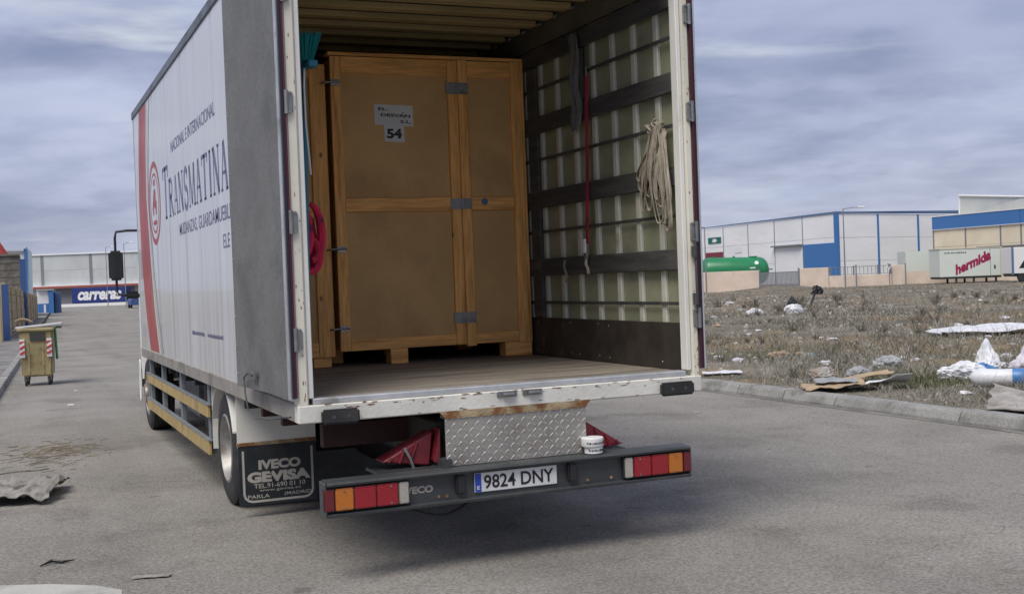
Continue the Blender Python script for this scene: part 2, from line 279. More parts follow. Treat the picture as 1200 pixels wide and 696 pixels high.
# ------------------------------------------------------------------ mesh helpers
WLOC = {}
def tag(o, label=None, cat=None, group=None, kind=None):
    for k, v in (('label', label), ('category', cat), ('group', group), ('kind', kind)):
        if v: o[k] = v
    return o
def thing(name, label, cat, loc=(0, 0, 0), group=None):
    o = bpy.data.objects.new(name, None); C.objects.link(o); o.location = loc; o.empty_display_size = 0.2
    WLOC[o.name] = Vector(loc); return tag(o, label, cat, group)
def place(name, me, loc, parent=None, rot=None):
    o = bpy.data.objects.new(name, me); C.objects.link(o); loc = Vector(loc)
    WLOC[o.name] = loc
    if parent: o.parent = parent; o.location = loc - WLOC[parent.name]
    else: o.location = loc
    if rot: o.rotation_euler = rot
    return o
class MB:
    def __init__(s): s.v = []; s.f = []; s.mi = []; s.cm = 0
    def add(s, vs, fs):
        k = len(s.v); s.v += [tuple(p) for p in vs]; s.f += [tuple(i + k for i in f) for f in fs]; s.mi += [s.cm] * len(fs); return s
    def hexa(s, p):  # 8 points: bottom 4 ccw, top 4 ccw
        return s.add(p, [(3, 2, 1, 0), (4, 5, 6, 7), (0, 1, 5, 4), (1, 2, 6, 5), (2, 3, 7, 6), (3, 0, 4, 7)])
    def box(s, x0, x1, y0, y1, z0, z1):
        return s.hexa([(x0, y0, z0), (x1, y0, z0), (x1, y1, z0), (x0, y1, z0), (x0, y0, z1), (x1, y0, z1), (x1, y1, z1), (x0, y1, z1)])
    def obox(s, c, u, v, w):
        c, u, v, w = map(Vector, (c, u, v, w))
        return s.hexa([c - u - v - w, c + u - v - w, c + u + v - w, c - u + v - w, c - u - v + w, c + u - v + w, c + u + v + w, c - u + v + w])
    def prism(s, pts, vec):
        n = len(pts); vec = Vector(vec); p = [Vector(q) for q in pts]
        nrm = Vector((0, 0, 0))
        for i in range(n): nrm += p[i].cross(p[(i + 1) % n])
        if nrm.dot(vec) < 0: p.reverse()
        return s.add(p + [q + vec for q in p], [tuple(range(n - 1, -1, -1)), tuple(range(n, 2 * n))] + [(i, (i + 1) % n, n + (i + 1) % n, n + i) for i in range(n)])
    def cyl(s, p0, p1, r, n=12, r2=None):
        return s.tube([p0, p1], [r, r if r2 is None else r2], n)
    def tube(s, pts, r, n=8, cap=True):
        P = [Vector(p) for p in pts]; k = len(s.v); rs = r if isinstance(r, (list, tuple)) else [r] * len(P)
        t = (P[1] - P[0]).normalized(); a = t.orthogonal().normalized()
        vs = []; fs = []
        for i, p in enumerate(P):
            t2 = ((P[min(i + 1, len(P) - 1)] - P[max(i - 1, 0)])).normalized()
            a = (a - t2 * a.dot(t2)).normalized(); b = t2.cross(a)
            for j in range(n):
                an = 2 * math.pi * j / n; vs.append(p + (a * math.cos(an) + b * math.sin(an)) * rs[i])
        for i in range(len(P) - 1):
            for j in range(n):
                fs.append((i * n + j, i * n + (j + 1) % n, (i + 1) * n + (j + 1) % n, (i + 1) * n + j))
        if cap:
            fs.append(tuple(range(n - 1, -1, -1))); e = (len(P) - 1) * n; fs.append(tuple(range(e, e + n)))
        return s.add(vs, fs)
    def lathe(s, prof, o, axis, n=24):  # prof: (radius, height along axis)
        o = Vector(o); ax = Vector(axis).normalized(); a = ax.orthogonal().normalized(); b = ax.cross(a)
        vs = []; fs = []; m = len(prof)
        for (r, h) in prof:
            for j in range(n):
                an = 2 * math.pi * j / n; vs.append(o + ax * h + (a * math.cos(an) + b * math.sin(an)) * max(r, 1e-4))
        for i in range(m - 1):
            for j in range(n): fs.append((i * n + j, i * n + (j + 1) % n, (i + 1) * n + (j + 1) % n, (i + 1) * n + j))
        return s.add(vs, fs)
    def ribbon(s, pts, width, thick=0.003):  # flat webbing along a path; width: vector (or list)
        P = [Vector(p) for p in pts]; W = [Vector(w) for w in width] if isinstance(width[0], (tuple, Vector, list)) else [Vector(width)] * len(P)
        vs = []; fs = []
        for i, p in enumerate(P):
            t = (P[min(i + 1, len(P) - 1)] - P[max(i - 1, 0)]).normalized(); nn = t.cross(W[i]).normalized() * thick * 0.5
            w = W[i] * 0.5; vs += [p - w - nn, p + w - nn, p + w + nn, p - w + nn]
        for i in range(len(P) - 1):
            for j in range(4): fs.append((i * 4 + j, i * 4 + (j + 1) % 4, i * 4 + 4 + (j + 1) % 4, i * 4 + 4 + j))
        e = (len(P) - 1) * 4; fs += [(3, 2, 1, 0), (e, e + 1, e + 2, e + 3)]
        return s.add(vs, fs)
    def sheet(s, fn, nu, nv, thick=0.006):  # fn(u,v) -> point; a crumpled sheet with real thickness
        vs = [Vector(fn(i / nu, j / nv)) for j in range(nv + 1) for i in range(nu + 1)]; n = len(vs); w = nu + 1
        vs2 = [p - Vector((0, 0, thick)) for p in vs]; fs = []
        for j in range(nv):
            for i in range(nu):
                a = j * w + i; fs.append((a, a + 1, a + 1 + w, a + w)); fs.append((n + a + w, n + a + 1 + w, n + a + 1, n + a))
        ring = [i for i in range(nu)] + [j * w + nu for j in range(nv)] + [nv * w + nu - i for i in range(nu)] + [(nv - j) * w for j in range(nv)]
        for k in range(len(ring)):
            a, b = ring[k], ring[(k + 1) % len(ring)]; fs.append((b, a, n + a, n + b))
        return s.add(vs + vs2, fs)
    def mesh(s, name, mats, bev=0.0, smooth=False, centre=True, seg=1):
        P = [Vector(p) for p in s.v]
        c = Vector((0, 0, 0))
        if centre:
            c = Vector([(min(p[i] for p in P) + max(p[i] for p in P)) / 2 for i in range(3)]); P = [p - c for p in P]
        me = bpy.data.meshes.new(name); me.from_pydata([tuple(p) for p in P], [], s.f)
        for mm in (mats if isinstance(mats, (list, tuple)) else [mats]): me.materials.append(M[mm])
        if any(s.mi): me.polygons.foreach_set('material_index', s.mi)
        bm = bmesh.new(); bm.from_mesh(me); bmesh.ops.recalc_face_normals(bm, faces=bm.faces[:])
        if bev: bmesh.ops.bevel(bm, geom=bm.edges[:], offset=bev, segments=seg, affect='EDGES', clamp_overlap=True)
        if smooth:
            for f in bm.faces: f.smooth = True
            for e in bm.edges:
                if len(e.link_faces) == 2 and e.calc_face_angle(0) > R(38): e.smooth = False
        bm.to_mesh(me); bm.free()
        return me, c
    def build(s, name, mats, parent=None, bev=0.0, smooth=False, seg=1):
        me, c = s.mesh(name, mats, bev, smooth, seg=seg); return place(name, me, c, parent)
def B(*a): return MB().box(*a)
def copy_tree(o, offset, parent=None, rename=None):
    c = o.copy(); C.objects.link(c)
    if parent: c.parent = parent
    else: c.location = o.location + Vector(offset)
    WLOC[c.name] = WLOC[o.name] + Vector(offset)
    for ch in [q for q in C.objects if q.parent == o]: copy_tree(ch, offset, c)
    return c
def text_mesh(s, bold=0.0, shear=0.0, extr=0.0, spacing=1.0):
    cu = bpy.data.curves.new('t', 'FONT'); cu.body = s; cu.offset = bold; cu.shear = shear; cu.size = 1.0; cu.space_character = spacing; cu.resolution_u = 3
    ob = bpy.data.objects.new('t', cu); C.objects.link(ob); dg = bpy.context.evaluated_depsgraph_get()
    me = bpy.data.meshes.new_from_object(ob.evaluated_get(dg)); bpy.data.objects.remove(ob); bpy.data.curves.remove(cu)
    return [tuple(v.co) for v in me.vertices], [tuple(p.vertices) for p in me.polygons]
def put_text(name, s, p0, u, v, W, H, m_, parent, bold=0.0, shear=0.0, spacing=1.0, rel=0.0015):
    """lettering as a thin raised layer: p0 lower-left corner, u/v unit reading and up directions, W x H the box it fills"""
    vs, fs = text_mesh(s, bold, shear, 0, spacing)
    x0 = min(a[0] for a in vs); x1 = max(a[0] for a in vs); y0 = min(a[1] for a in vs); y1 = max(a[1] for a in vs)
    p0 = Vector(p0); u = Vector(u).normalized(); v = Vector(v).normalized(); n = u.cross(v) * rel
    mb = MB(); mb.add([p0 + u * ((a[0] - x0) / (x1 - x0) * W) + v * ((a[1] - y0) / (y1 - y0) * H) + n for a in vs], fs)
    c = Vector([(min(p[i] for p in mb.v) + max(p[i] for p in mb.v)) / 2 for i in range(3)])
    me = bpy.data.meshes.new(name); me.from_pydata([tuple(Vector(p) - c) for p in mb.v], [], mb.f); me.materials.append(M[m_])
    return place(name, me, c, parent)
def nz3(p, s=1.0, k=0.0): return noise.noise(Vector((p[0] * s + k, p[1] * s + k * 1.7, p[2] * s - k)))
def struct(o): o['kind'] = 'structure'; return o

# ================================================================== the setting
def kerb_r(y): return 6.03 + (0.04 * (y - 8) if y > 8 else 0.0)
def kerb_l(y): return -2.92 + 0.04 * (y - 14)
CAMX, CAMY = -2.72, -6.43
struct(MB().add([(-1800, -1500, -0.06), (1800, -1500, -0.06), (1800, 2500, -0.06), (-1800, 2500, -0.06)], [(0, 1, 2, 3)]).build('ground', 'far_ground'))
ys = [-30, -10, 0, 8, 20, 40, 70, 100, 118]
mb = MB(); P = [(kerb_l(y) , y, 0) for y in ys] + [(-12, 122, 0), (-12, 200, 0), (60, 200, 0), (60, 122, 0), (kerb_r(118) + 2, 121, 0)] + [(kerb_r(y), y, 0) for y in reversed(ys)]
mb.add(P, [tuple(range(len(P) - 1, -1, -1))])
road = struct(mb.build('road', 'asphalt'))
# old repairs and the pale slab at the roadside, laid as thin sheets
def patch(name, pts, m_, z):
    o = MB().prism([(x, y, z - 0.03) for x, y in pts], (0, 0, 0.03)).build(name, m_, road); return o
def ragged(cx, cy, rx, ry, n=22, k=1.0):
    return [(cx + rx * math.cos(t) * (1 + 0.22 * nz3((math.cos(t) * 2, math.sin(t) * 2, k), 1.3, k)), cy + ry * math.sin(t) * (1 + 0.22 * nz3((math.cos(t) * 2, math.sin(t) * 2, k + 5), 1.3, k))) for t in [2 * math.pi * i / n for i in range(n)]]
patch('concrete_slab', [(-3.3, 1.22), (-2.82, 0.93), (-2.55, 0.80), (-2.32, 0.62), (-2.2, 0.44), (-2.22, 0.2), (-2.4, -0.3), (-2.5, -1.5), (-2.3, -6), (-2.5, -9), (-3.6, -9), (-3.6, 0)], 'concrete_pale', 0.005)

# right kerb: separate stones
kroot = struct(thing('kerb', None, None, (6.03, 0, 0)))
kme = None
y = -9.0; k = 0
while y < 60:
    ln = 0.98
    xa, xb = kerb_r(y), kerb_r(y + ln)
    mb = MB(); x = 0
    hh = 0.135 + random.uniform(-0.006, 0.006); sh = random.uniform(-0.008, 0.008)
    prof = [(0.0, -0.03), (0.0, 0.035), (0.035, hh - 0.025), (0.06, hh), (0.24, hh), (0.24, -0.03)]
    a = [(xa + sh + px, y + 0.006, pz) for px, pz in prof]; b = [(xb + sh + px, y + ln - 0.006, pz) for px, pz in prof]
    n = len(prof); mb.add(a + b, [tuple(range(n)), tuple(range(2 * n - 1, n - 1, -1))] + [(i, n + i, n + (i + 1) % n, (i + 1) % n) for i in range(n)])
    mb.build('kerb_stone', 'kerb_concrete', kroot, bev=0.006)
    y += ln + 0.004; k += 1
# gutter seam: a strip of dirt gathered against the kerb
mb = MB(); ys2 = np.arange(-9, 59, 0.25)
vs = []
for yy in ys2:
    w = 0.045 + 0.05 * abs(nz3((0, yy, 3), 1.4)); vs += [(kerb_r(yy) - w, yy, 0.004), (kerb_r(yy) + 0.03, yy, 0.014)]
mb.add(vs, [(2 * i, 2 * i + 1, 2 * i + 3, 2 * i + 2) for i in range(len(ys2) - 1)])
tag(mb.build('gutter_dirt', 'pavement', kroot), kind='stuff')
# left pavement with its low kerb edge
mb = MB(); ys3 = [-10, 0, 10, 20, 40, 60, 90, 118]
lft = [(kerb_l(y) - 0.15, y, 0.10) for y in ys3]; far = [(kerb_l(y) - 9, y, 0.10) for y in ys3]
mb.prism(lft + far[::-1], (0, 0, -0.15)); pav = struct(mb.build('pavement', 'pavement'))
kl = struct(thing('kerb', None, None, (kerb_l(0), 0, 0)))
y = -6.0
while y < 60:
    xa, xb = kerb_l(y), kerb_l(y + 0.98)
    MB().hexa([(xa - 0.16, y, -0.02), (xa, y, -0.02), (xb, y + 0.975, -0.02), (xb - 0.16, y + 0.975, -0.02), (xa - 0.16, y, 0.115), (xa - 0.02, y, 0.115), (xb - 0.02, y + 0.975, 0.115), (xb - 0.16, y + 0.975, 0.115)]).build('kerb_stone', 'kerb_concrete', kl, bev=0.008)
    y += 0.984

# the vacant lot: uneven ground beyond the right kerb
def lot_h(x, y):
    e = max(0.0, min(1.0, (x - kerb_r(y) - 0.24) / 1.2))
    h = 0.10 + e * (0.05 + 0.07 * nz3((x, y, 0), 0.35, 2) + 0.05 * nz3((x, y, 0), 1.1, 4) + 0.02 * nz3((x, y, 0), 3.2, 6))
    d = math.hypot(x - 52, y - 69.5); h += 0.32 * math.exp(-(d / 2.2) ** 2) - 0.14 * max(0.0, min(1.0, (x - 12) / 30))
    return h
mb = MB(); us = [0.245 + 0.22 * (1.043 ** i - 1) / 0.043 * 0.8 for i in range(92)]; vs_ = [-14 + 0.4 * i for i in range(110)] + [30 + 0.9 * i for i in range(75)] + [98 + 3 * i for i in range(16)]
vs = [(kerb_r(y) + u, y, lot_h(kerb_r(y) + u, y)) for y in vs_ for u in us]; w = len(us)
mb.add(vs, [(j * w + i, j * w + i + 1, (j + 1) * w + i + 1, (j + 1) * w + i) for j in range(len(vs_) - 1) for i in range(w - 1)])
lot = struct(mb.build('vacant_lot', 'dirt', smooth=True))

# matted dry grass and weeds over the lot
rng = np.random.default_rng(11)
def scatter(n, dmin, dmax, a0=0.50, a1=0.95):
    d = dmin * (dmax / dmin) ** rng.random(n); a = a0 + (a1 - a0) * rng.random(n)
    x = CAMX + d * np.sin(a); y = CAMY + d * np.cos(a); kr = 6.03 + np.where(y > 8, 0.04 * (y - 8), 0)
    k = x > kr + 0.27 + 0.12 * rng.random(n); return x[k], y[k], d[k]
def blades(name, n, dmin, dmax, hmin, hmax, wid, lean, parent=None, green=0.0, curve=True):
    x, y, d = scatter(n, dmin, dmax); n = len(x)
    dens = np.array([noise.noise(Vector((a * 0.28, b * 0.28, 3.3))) + 0.5 * noise.noise(Vector((a * 0.9, b * 0.9, 1.3))) for a, b in zip(x, y)])
    keep = rng.random(n) < np.clip(0.55 + dens * 0.9, 0.12, 1); x, y, d, dens = x[keep], y[keep], d[keep], dens[keep]; n = len(x)
    z = np.array([lot_h(a, b) for a, b in zip(x, y)]) - 0.01
    near = np.clip(1.25 - (x - 6.03) / 2.2, 0.25, 1)
    h = (hmin + (hmax - hmin) * rng.random(n) ** 2) * (1 + 0.5 * np.clip(dens, -0.6, 1)) * (0.35 + 0.65 * np.clip((x - 6.2) / 1.2, 0, 1))
    sc = np.clip((d / 14) ** 0.75, 0.9, 4.0); w = wid * sc * (0.6 + 0.8 * rng.random(n))
    an = rng.random(n) * 2 * np.pi; la = lean * (0.3 + rng.random(n)) ; ll = rng.random(n) * 2 * np.pi
    bx, by = np.cos(an) * w, np.sin(an) * w
    mx_, my_ = x + np.cos(ll) * la * h * 0.45, y + np.sin(ll) * la * h * 0.45; mz = z + h * 0.62
    tx, ty, tz = x + np.cos(ll) * la * h * 1.2, y + np.sin(ll) * la * h * 1.2, z + h * (1.0 - 0.45 * np.clip(la - 0.5, 0, 1))
    V = np.empty((n, 5, 3))
    V[:, 0] = np.stack([x - bx, y - by, z], 1); V[:, 1] = np.stack([x + bx, y + by, z], 1)
    V[:, 2] = np.stack([mx_ + bx * 0.8, my_ + by * 0.8, mz], 1); V[:, 3] = np.stack([mx_ - bx * 0.8, my_ - by * 0.8, mz], 1)
    V[:, 4] = np.stack([tx, ty, tz], 1)
    me = bpy.data.meshes.new(name); me.vertices.add(n * 5); me.vertices.foreach_set('co', V.ravel())
    k = np.arange(n) * 5; q = np.stack([k, k + 1, k + 2, k + 3], 1); t = np.stack([k + 3, k + 2, k + 4], 1)
    loops = np.concatenate([q, t], 1).ravel(); me.loops.add(len(loops)); me.loops.foreach_set('vertex_index', loops.astype(np.int32))
    ls = np.stack([np.arange(n) * 7, np.arange(n) * 7 + 4], 1).ravel(); me.polygons.add(2 * n)
    me.polygons.foreach_set('loop_start', ls.astype(np.int32))
    tan = np.array([noise.noise(Vector((a * 0.11, b * 0.11, 8.3))) for a, b in zip(x, y)])
    gr = np.array([noise.noise(Vector((a * 0.5, b * 0.5, 5.1))) for a, b in zip(x, y)])
    r = rng.random(n); mi = np.where(r < 0.42, 0, np.where(r < 0.62, 4, 2))
    mi = np.where((tan > 0.12) & (rng.random(n) < 0.55), 1, mi)
    gp = np.clip(0.16 + gr * 0.9, 0, 0.75) * np.clip(1.5 - (x - 6.03) / 5.0, 0.12, 1) + green
    mi = np.where(rng.random(n) < gp, 3, mi)
    for i in range(5): me.materials.append(M['dry_grass_%d' % i])
    me.polygons.foreach_set('material_index', np.repeat(mi, 2).astype(np.int32)); me.update(); me.validate()
    o = place(name, me, (0, 0, 0)); return o
tag(blades('dry_grass', 210000, 9.0, 40.0, 0.03, 0.15, 0.0028, 1.1), 'matted dry grey and tan grass over the vacant lot', 'grass', kind='stuff')
tag(blades('dry_weeds', 70000, 26.0, 100.0, 0.03, 0.13, 0.0040, 1.2), 'thin dead weeds on the far half of the vacant lot', 'weeds', kind='stuff')
tag(blades('weed_stalks', 4200, 9.0, 60.0, 0.16, 0.50, 0.0022, 0.8), 'taller brown weed stalks sticking up across the vacant lot', 'weeds', kind='stuff')
def scrub(name, n, m_list):
    x, y, d = scatter(n, 9.5, 62); mb = MB()
    for a, b, dd in zip(x, y, d):
        if a < kerb_r(b) + .7: continue
        h0 = lot_h(a, b) - .01; R_ = random.uniform(.07, .25) * min(2.2, (dd / 13) ** .4); mb.cm = random.choice((0, 0, 1, 2))
        for i in range(random.randint(22, 46)):
            t = random.random() * 6.283; l_ = R_ * random.uniform(.3, 1.2); hh = R_ * random.uniform(.4, 1.25); w = .0022 * max(1, (dd / 13) ** .8); ox, oy = random.uniform(-.3, .3) * R_, random.uniform(-.3, .3) * R_
            p0 = Vector((a + ox, b + oy, h0)); p2 = p0 + Vector((math.cos(t) * l_, math.sin(t) * l_, hh)); p1 = (p0 + p2) / 2 + Vector((random.uniform(-.2, .2), random.uniform(-.2, .2), .18)) * R_
            sd = Vector((.8, -.6, 0)) * w
            mb.add([p0 - sd, p0 + sd, p1 + sd, p1 - sd, p2], [(0, 1, 2, 3), (3, 2, 4)])
    return mb.build(name, m_list)
tag(scrub('dead_scrub', 330, ['dry_grass_2', 'dry_grass_4', 'dry_grass_0']), 'low tangled clumps of dead scrub on the vacant lot', 'scrub', kind='stuff')
def tuft(cx, cy, n, rad):
    mb = MB()
    for i in range(n):
        a = random.random() * 6.283; q = rad * random.random() ** .6; x = cx + q * math.cos(a); y = cy + q * math.sin(a); h = random.uniform(.03, .11); t = random.random() * 6.283; l_ = h * random.uniform(.2, 1.0); z = lot_h(x, y) - .01; w = .0035
        dx_, dy_ = math.cos(t), math.sin(t); mb.add([(x - dy_ * w, y + dx_ * w, z), (x + dy_ * w, y - dx_ * w, z), (x + dx_ * l_, y + dy_ * l_, z + h)], [(0, 1, 2)])
    return mb.build('green_grass', 'dry_grass_3')
tag(tuft(7.9, 5.35, 5000, .75), 'patch of short green grass left of the blue banded sack', 'grass', kind='stuff')
# small stones strewn over the lot
def stones(name, n, dmin, dmax, r0, r1, m_):
    x, y, d = scatter(n, dmin, dmax); mb = MB()
    for a, b, dd in zip(x, y, d):
        r = random.uniform(r0, r1) * max(1, (dd / 14) ** 0.6); h = lot_h(a, b); t = random.random() * 6
        ring = [(a + r * random.uniform(.7, 1.2) * math.cos(t + i * 1.2566), b + r * random.uniform(.7, 1.2) * math.sin(t + i * 1.2566)) for i in range(5)]
        vs = [(p, q, h - 0.02) for p, q in ring] + [(a + (p - a) * .62, b + (q - b) * .62, h + r * random.uniform(.35, .8)) for p, q in ring]
        mb.add(vs, [(0, 1, 6, 5), (1, 2, 7, 6), (2, 3, 8, 7), (3, 4, 9, 8), (4, 0, 5, 9), (5, 6, 7, 8, 9)])
    return mb.build(name, m_)
tag(stones('rubble', 1500, 9.5, 75, 0.012, 0.05, 'rubble'), 'small pale stones and rubble scattered over the vacant lot', 'rubble', kind='stuff')

# ================================================================== the truck
T = thing('box_truck', 'white removals box truck with open rear doors and crates in its cargo box', 'truck', (0, 4, 0))
UY = (0, -1, 0); UZ = (0, 0, 1); UX = (1, 0, 0)
BL = 8.15      # box length
# chassis, axles, underbody
for s in (-1, 1): B(min(s * .38, s * .46), max(s * .38, s * .46), .12, 9.9, .58, .82).build('chassis_rail', 'chassis', T, bev=.006)
for y in (.42, 1.6, 4.4, 6.4): B(-.38, .38, y, y + .09, .60, .80).build('cross_member', 'chassis', T)
MB().box(-1.0, .40, .60, .68, .66, .80).build('rear_cross_beam', 'chassis_red', T)
for y in (2.75, 8.35): MB().cyl((-1.0, y, .43), (1.0, y, .43), .09, 12).build('axle', 'chassis', T)
for i in range(13):
    yy = .7 + i * .6
    B(-1.22, 1.22, yy, yy + .06, .80, .885).build('floor_bearer', 'chassis_red' if i < 2 else 'chassis', T)
B(-1.05, -.52, 3.95, 5.0, .34, .78).build('battery_box', 'dark_steel', T, bev=.02)
mbt = MB().prism([(-1.02, 5.5, z) for z in (.33,)] and [(-1.02 + .52 * a, 5.5, .36 + .42 * b) for a, b in ((.1, 0), (.9, 0), (1, .1), (1, .9), (.9, 1), (.1, 1), (0, .9), (0, .1))], (0, 1.5, 0))
mbt.build('fuel_tank', 'guard_grey', T)
B(.52, 1.05, 4.0, 6.4, .34, .78).build('tool_locker', 'dark_steel', T, bev=.02)
MB().tube([(-.15, .5, .40), (-.15, 1.1, .36), (-.1, 1.9, .44), (-.1, 3.5, .5)], .05, 10).build('exhaust_pipe', 'chassis', T, smooth=True)
MB().tube([(-.75 + i * .06, .0 + .02 * math.sin(i), .40 - .10 * math.sin(math.pi * i / 9)) for i in range(10)], .009, 6).build('air_hose', 'rubber', T, smooth=True)

# wheels
def tyre_prof():
    p = [(.255, .0), (.30, -.008), (.385, .0), (.415, .015)]
    for k in range(5):
        a = .03 + k * .04; p += [(.43, a), (.43, a + .028), (.42, a + .03), (.42, a + .038)]
    return p + [(.43, .232), (.415, .245), (.385, .26), (.30, .268), (.255, .26), (.25, .13), (.255, 0)]
tyre_me, _ = MB().lathe(tyre_prof(), (0, 0, 0), (-1, 0, 0), 40).mesh('tyre', 'rubber', smooth=True, centre=False)
rim_r, _ = MB().lathe([(.254, .02), (.262, .262), (.245, .268), (.235, .25), (.225, .16), (.17, .10), (.135, .09), (.13, .15), (.11, .20), (.0, .205)], (0, 0, 0), (-1, 0, 0), 32).mesh('rim', 'rim_metal', smooth=True, centre=False)
rim_f, _ = MB().lathe([(.254, .02), (.262, .262), (.245, .268), (.235, .24), (.21, .235), (.16, .27), (.12, .275), (.11, .30), (.0, .30)], (0, 0, 0), (-1, 0, 0), 32).mesh('rim', 'rim_metal', smooth=True, centre=False)
mbn = MB()
for k in range(8):
    a = k * math.pi / 4; mbn.cyl((-.09, .165 * math.cos(a), .165 * math.sin(a)), (-.135, .165 * math.cos(a), .165 * math.sin(a)), .014, 6)
nut_me, _ = mbn.mesh('wheel_nuts', 'steel', centre=False)
def wheel(x, y, side, rim):
    rot = None if side < 0 else (0, 0, math.pi)
    w = bpy.data.objects.new('wheel', None); C.objects.link(w); w.parent = T; w.location = Vector((x, y, .43)) - WLOC[T.name]; WLOC[w.name] = Vector((x, y, .43))
    if rot: w.rotation_euler = rot
    for nm, me in (('tyre', tyre_me), ('rim', rim), ('wheel_nuts', nut_me)):  # nuts are a few pixels
        o = bpy.data.objects.new(nm, me); C.objects.link(o); o.parent = w
        if nm == 'wheel_nuts': o['kind'] = 'stuff'
for s in (-1, 1):
    wheel(s * .965, 2.75, s, rim_r); wheel(s * .68, 2.75, s, rim_r); wheel(s * .95, 8.35, s, rim_f)

# mudguards and flaps
for s in (-1, 1):
    def X(a): return a if s < 0 else -a
    x0, x1 = sorted((X(-1.255), X(-.69)))
    mg = B(x0, x1, 2.10, 2.112, .50, .90).build('mudguard', 'white_paint', T)
    B(x0 - .004, x1 + .004, 2.094, 2.118, .515, .54).build('clamp_strip', 'rust', mg)
    mbm = MB(); pr = []
    for k in range(13):
        a = R(20 + k * 11.5); pr.append((2.75 - .5 * math.cos(a), min(.885, .43 + .5 * math.sin(a))))
    vs = []
    for (yy, zz) in pr: vs += [(x0, yy, zz), (x1, yy, zz), (x1, yy, zz - .008), (x0, yy, zz - .008)]
    mbm.add(vs, [(4 * i + j, 4 * i + (j + 1) % 4, 4 * i + 4 + (j + 1) % 4, 4 * i + 4 + j) for i in range(12) for j in range(4)])
    mbm.build('wheel_arch', 'white_paint', T, smooth=True)
    B(x0 + .02, x1, 3.31, 3.322, .36, .88).build('splash_plate', 'white_paint', T)
    fl = B(x0, x1, 2.098, 2.108, .085, .515).build('mud_flap', 'flap_rubber', T, bev=.003)
    if s < 0:
        F = 2.0975
        put_text('lettering', 'IVECO', (-1.113, F, .338), UX, UZ, .305, .070, 'flap_print', fl, bold=.055)
        put_text('lettering', 'GEVISA', (-1.196, F, .247), UX, UZ, .455, .078, 'flap_print', fl, bold=.06)
        put_text('lettering', 'TEL.91-690 01 10', (-1.15, F, .206), UX, UZ, .37, .034, 'flap_print', fl, bold=.012)
        put_text('lettering', 'www.gevisa.es', (-1.113, F, .176), UX, UZ, .30, .024, 'flap_print', fl, bold=.004)
        put_text('lettering', 'PARLA', (-1.196, F, .136), UX, UZ, .155, .027, 'flap_print', fl, bold=.01)
        put_text('lettering', '(MADRID)', (-.934, F, .134), UX, UZ, .212, .031, 'flap_print', fl, bold=.01)
    xa, xb = x0 + .035, x1 - .035
    path = [(xa, .48)] + [(xa, .17)] + [(xa + .06 * (1 - math.cos(t)), .17 - .055 * math.sin(t)) for t in (R(30), R(60), R(90))] + [(xb - .06 + .06 * math.sin(t), .115 + .055 * (1 - math.cos(t))) for t in (0, R(30), R(60), R(90))] + [(xb, .48)]
    MB().ribbon([(a, 2.0965, b) for a, b in path], [(Vector((0, 0, 0)) + (Vector((path[min(i + 1, len(path) - 1)][0] - path[max(i - 1, 0)][0], 0, path[min(i + 1, len(path) - 1)][1] - path[max(i - 1, 0)][1])).normalized().cross(Vector((0, 1, 0)))) * .016) for i in range(len(path))], .002).build('border_line', 'flap_print', fl)

# side guards
for s in (-1, 1):
    def X(a): return a if s < 0 else -a
    for z0, z1 in ((.602, .70), (.298, .41)):
        x0, x1 = sorted((X(-1.262), X(-1.235)))
        g = B(x0, x1, 3.40, 7.95, z0, z1).build('side_guard_rail', 'guard_yellow', T, bev=.004)
        xa, xb = sorted((X(-1.264), X(-1.225)))
        B(xa, xb, 3.39, 7.96, z1, z1 + .012).build('rail_flange', 'guard_grey', g)
    for yy in (3.46, 5.15, 6.6, 7.75):
        xa, xb = sorted((X(-1.234), X(-1.19)))
        B(xa, xb, yy, yy + .09, .30, .885).build('side_guard_post', 'guard_grey', T, bev=.004)
# loop of white pipe at the front corner of the box
MB().tube([(-1.27, 8.55 + .07 * math.sin(t), .58 + .25 * math.cos(t)) for t in [2 * math.pi * i / 16 for i in range(17)]], .008, 8).build('white_loop', 'white_plastic', T, smooth=True)

# box shell
def sidewall(s):
    x0, x1 = sorted((s * 1.275, s * 1.25))
    p = B(x0, x1, .04, BL, .99, 3.69).build('side_panel', 'side_white', T)
    x0, x1 = sorted((s * 1.286, s * 1.235)); B(x0, x1, .03, BL, .887, .992).build('bottom_rail', 'dirty_rail', T, bev=.006)
    x0, x1 = sorted((s * 1.288, s * 1.22)); B(x0, x1, .02, BL + .02, 3.66, 3.745).build('top_rail', 'rail_blue', T, bev=.008)
    x0, x1 = sorted((s * 1.2775, s * 1.2755)); 
    B(x0, x1, BL - .07, BL, .99, 3.66).build('corner_angle', 'aluminium', T)
    return p
side_l = sidewall(-1); side_r = sidewall(1)
B(-1.25, 1.25, .0, BL, 3.70, 3.735).build('roof', 'white_paint', T)
B(-1.25, 1.25, BL - .03, BL, .99, 3.70).build('front_wall', 'white_paint', T)
B(-1.245, 1.245, .06, BL - .03, .975, 1.01).build('cargo_floor', 'floor_ply', T)
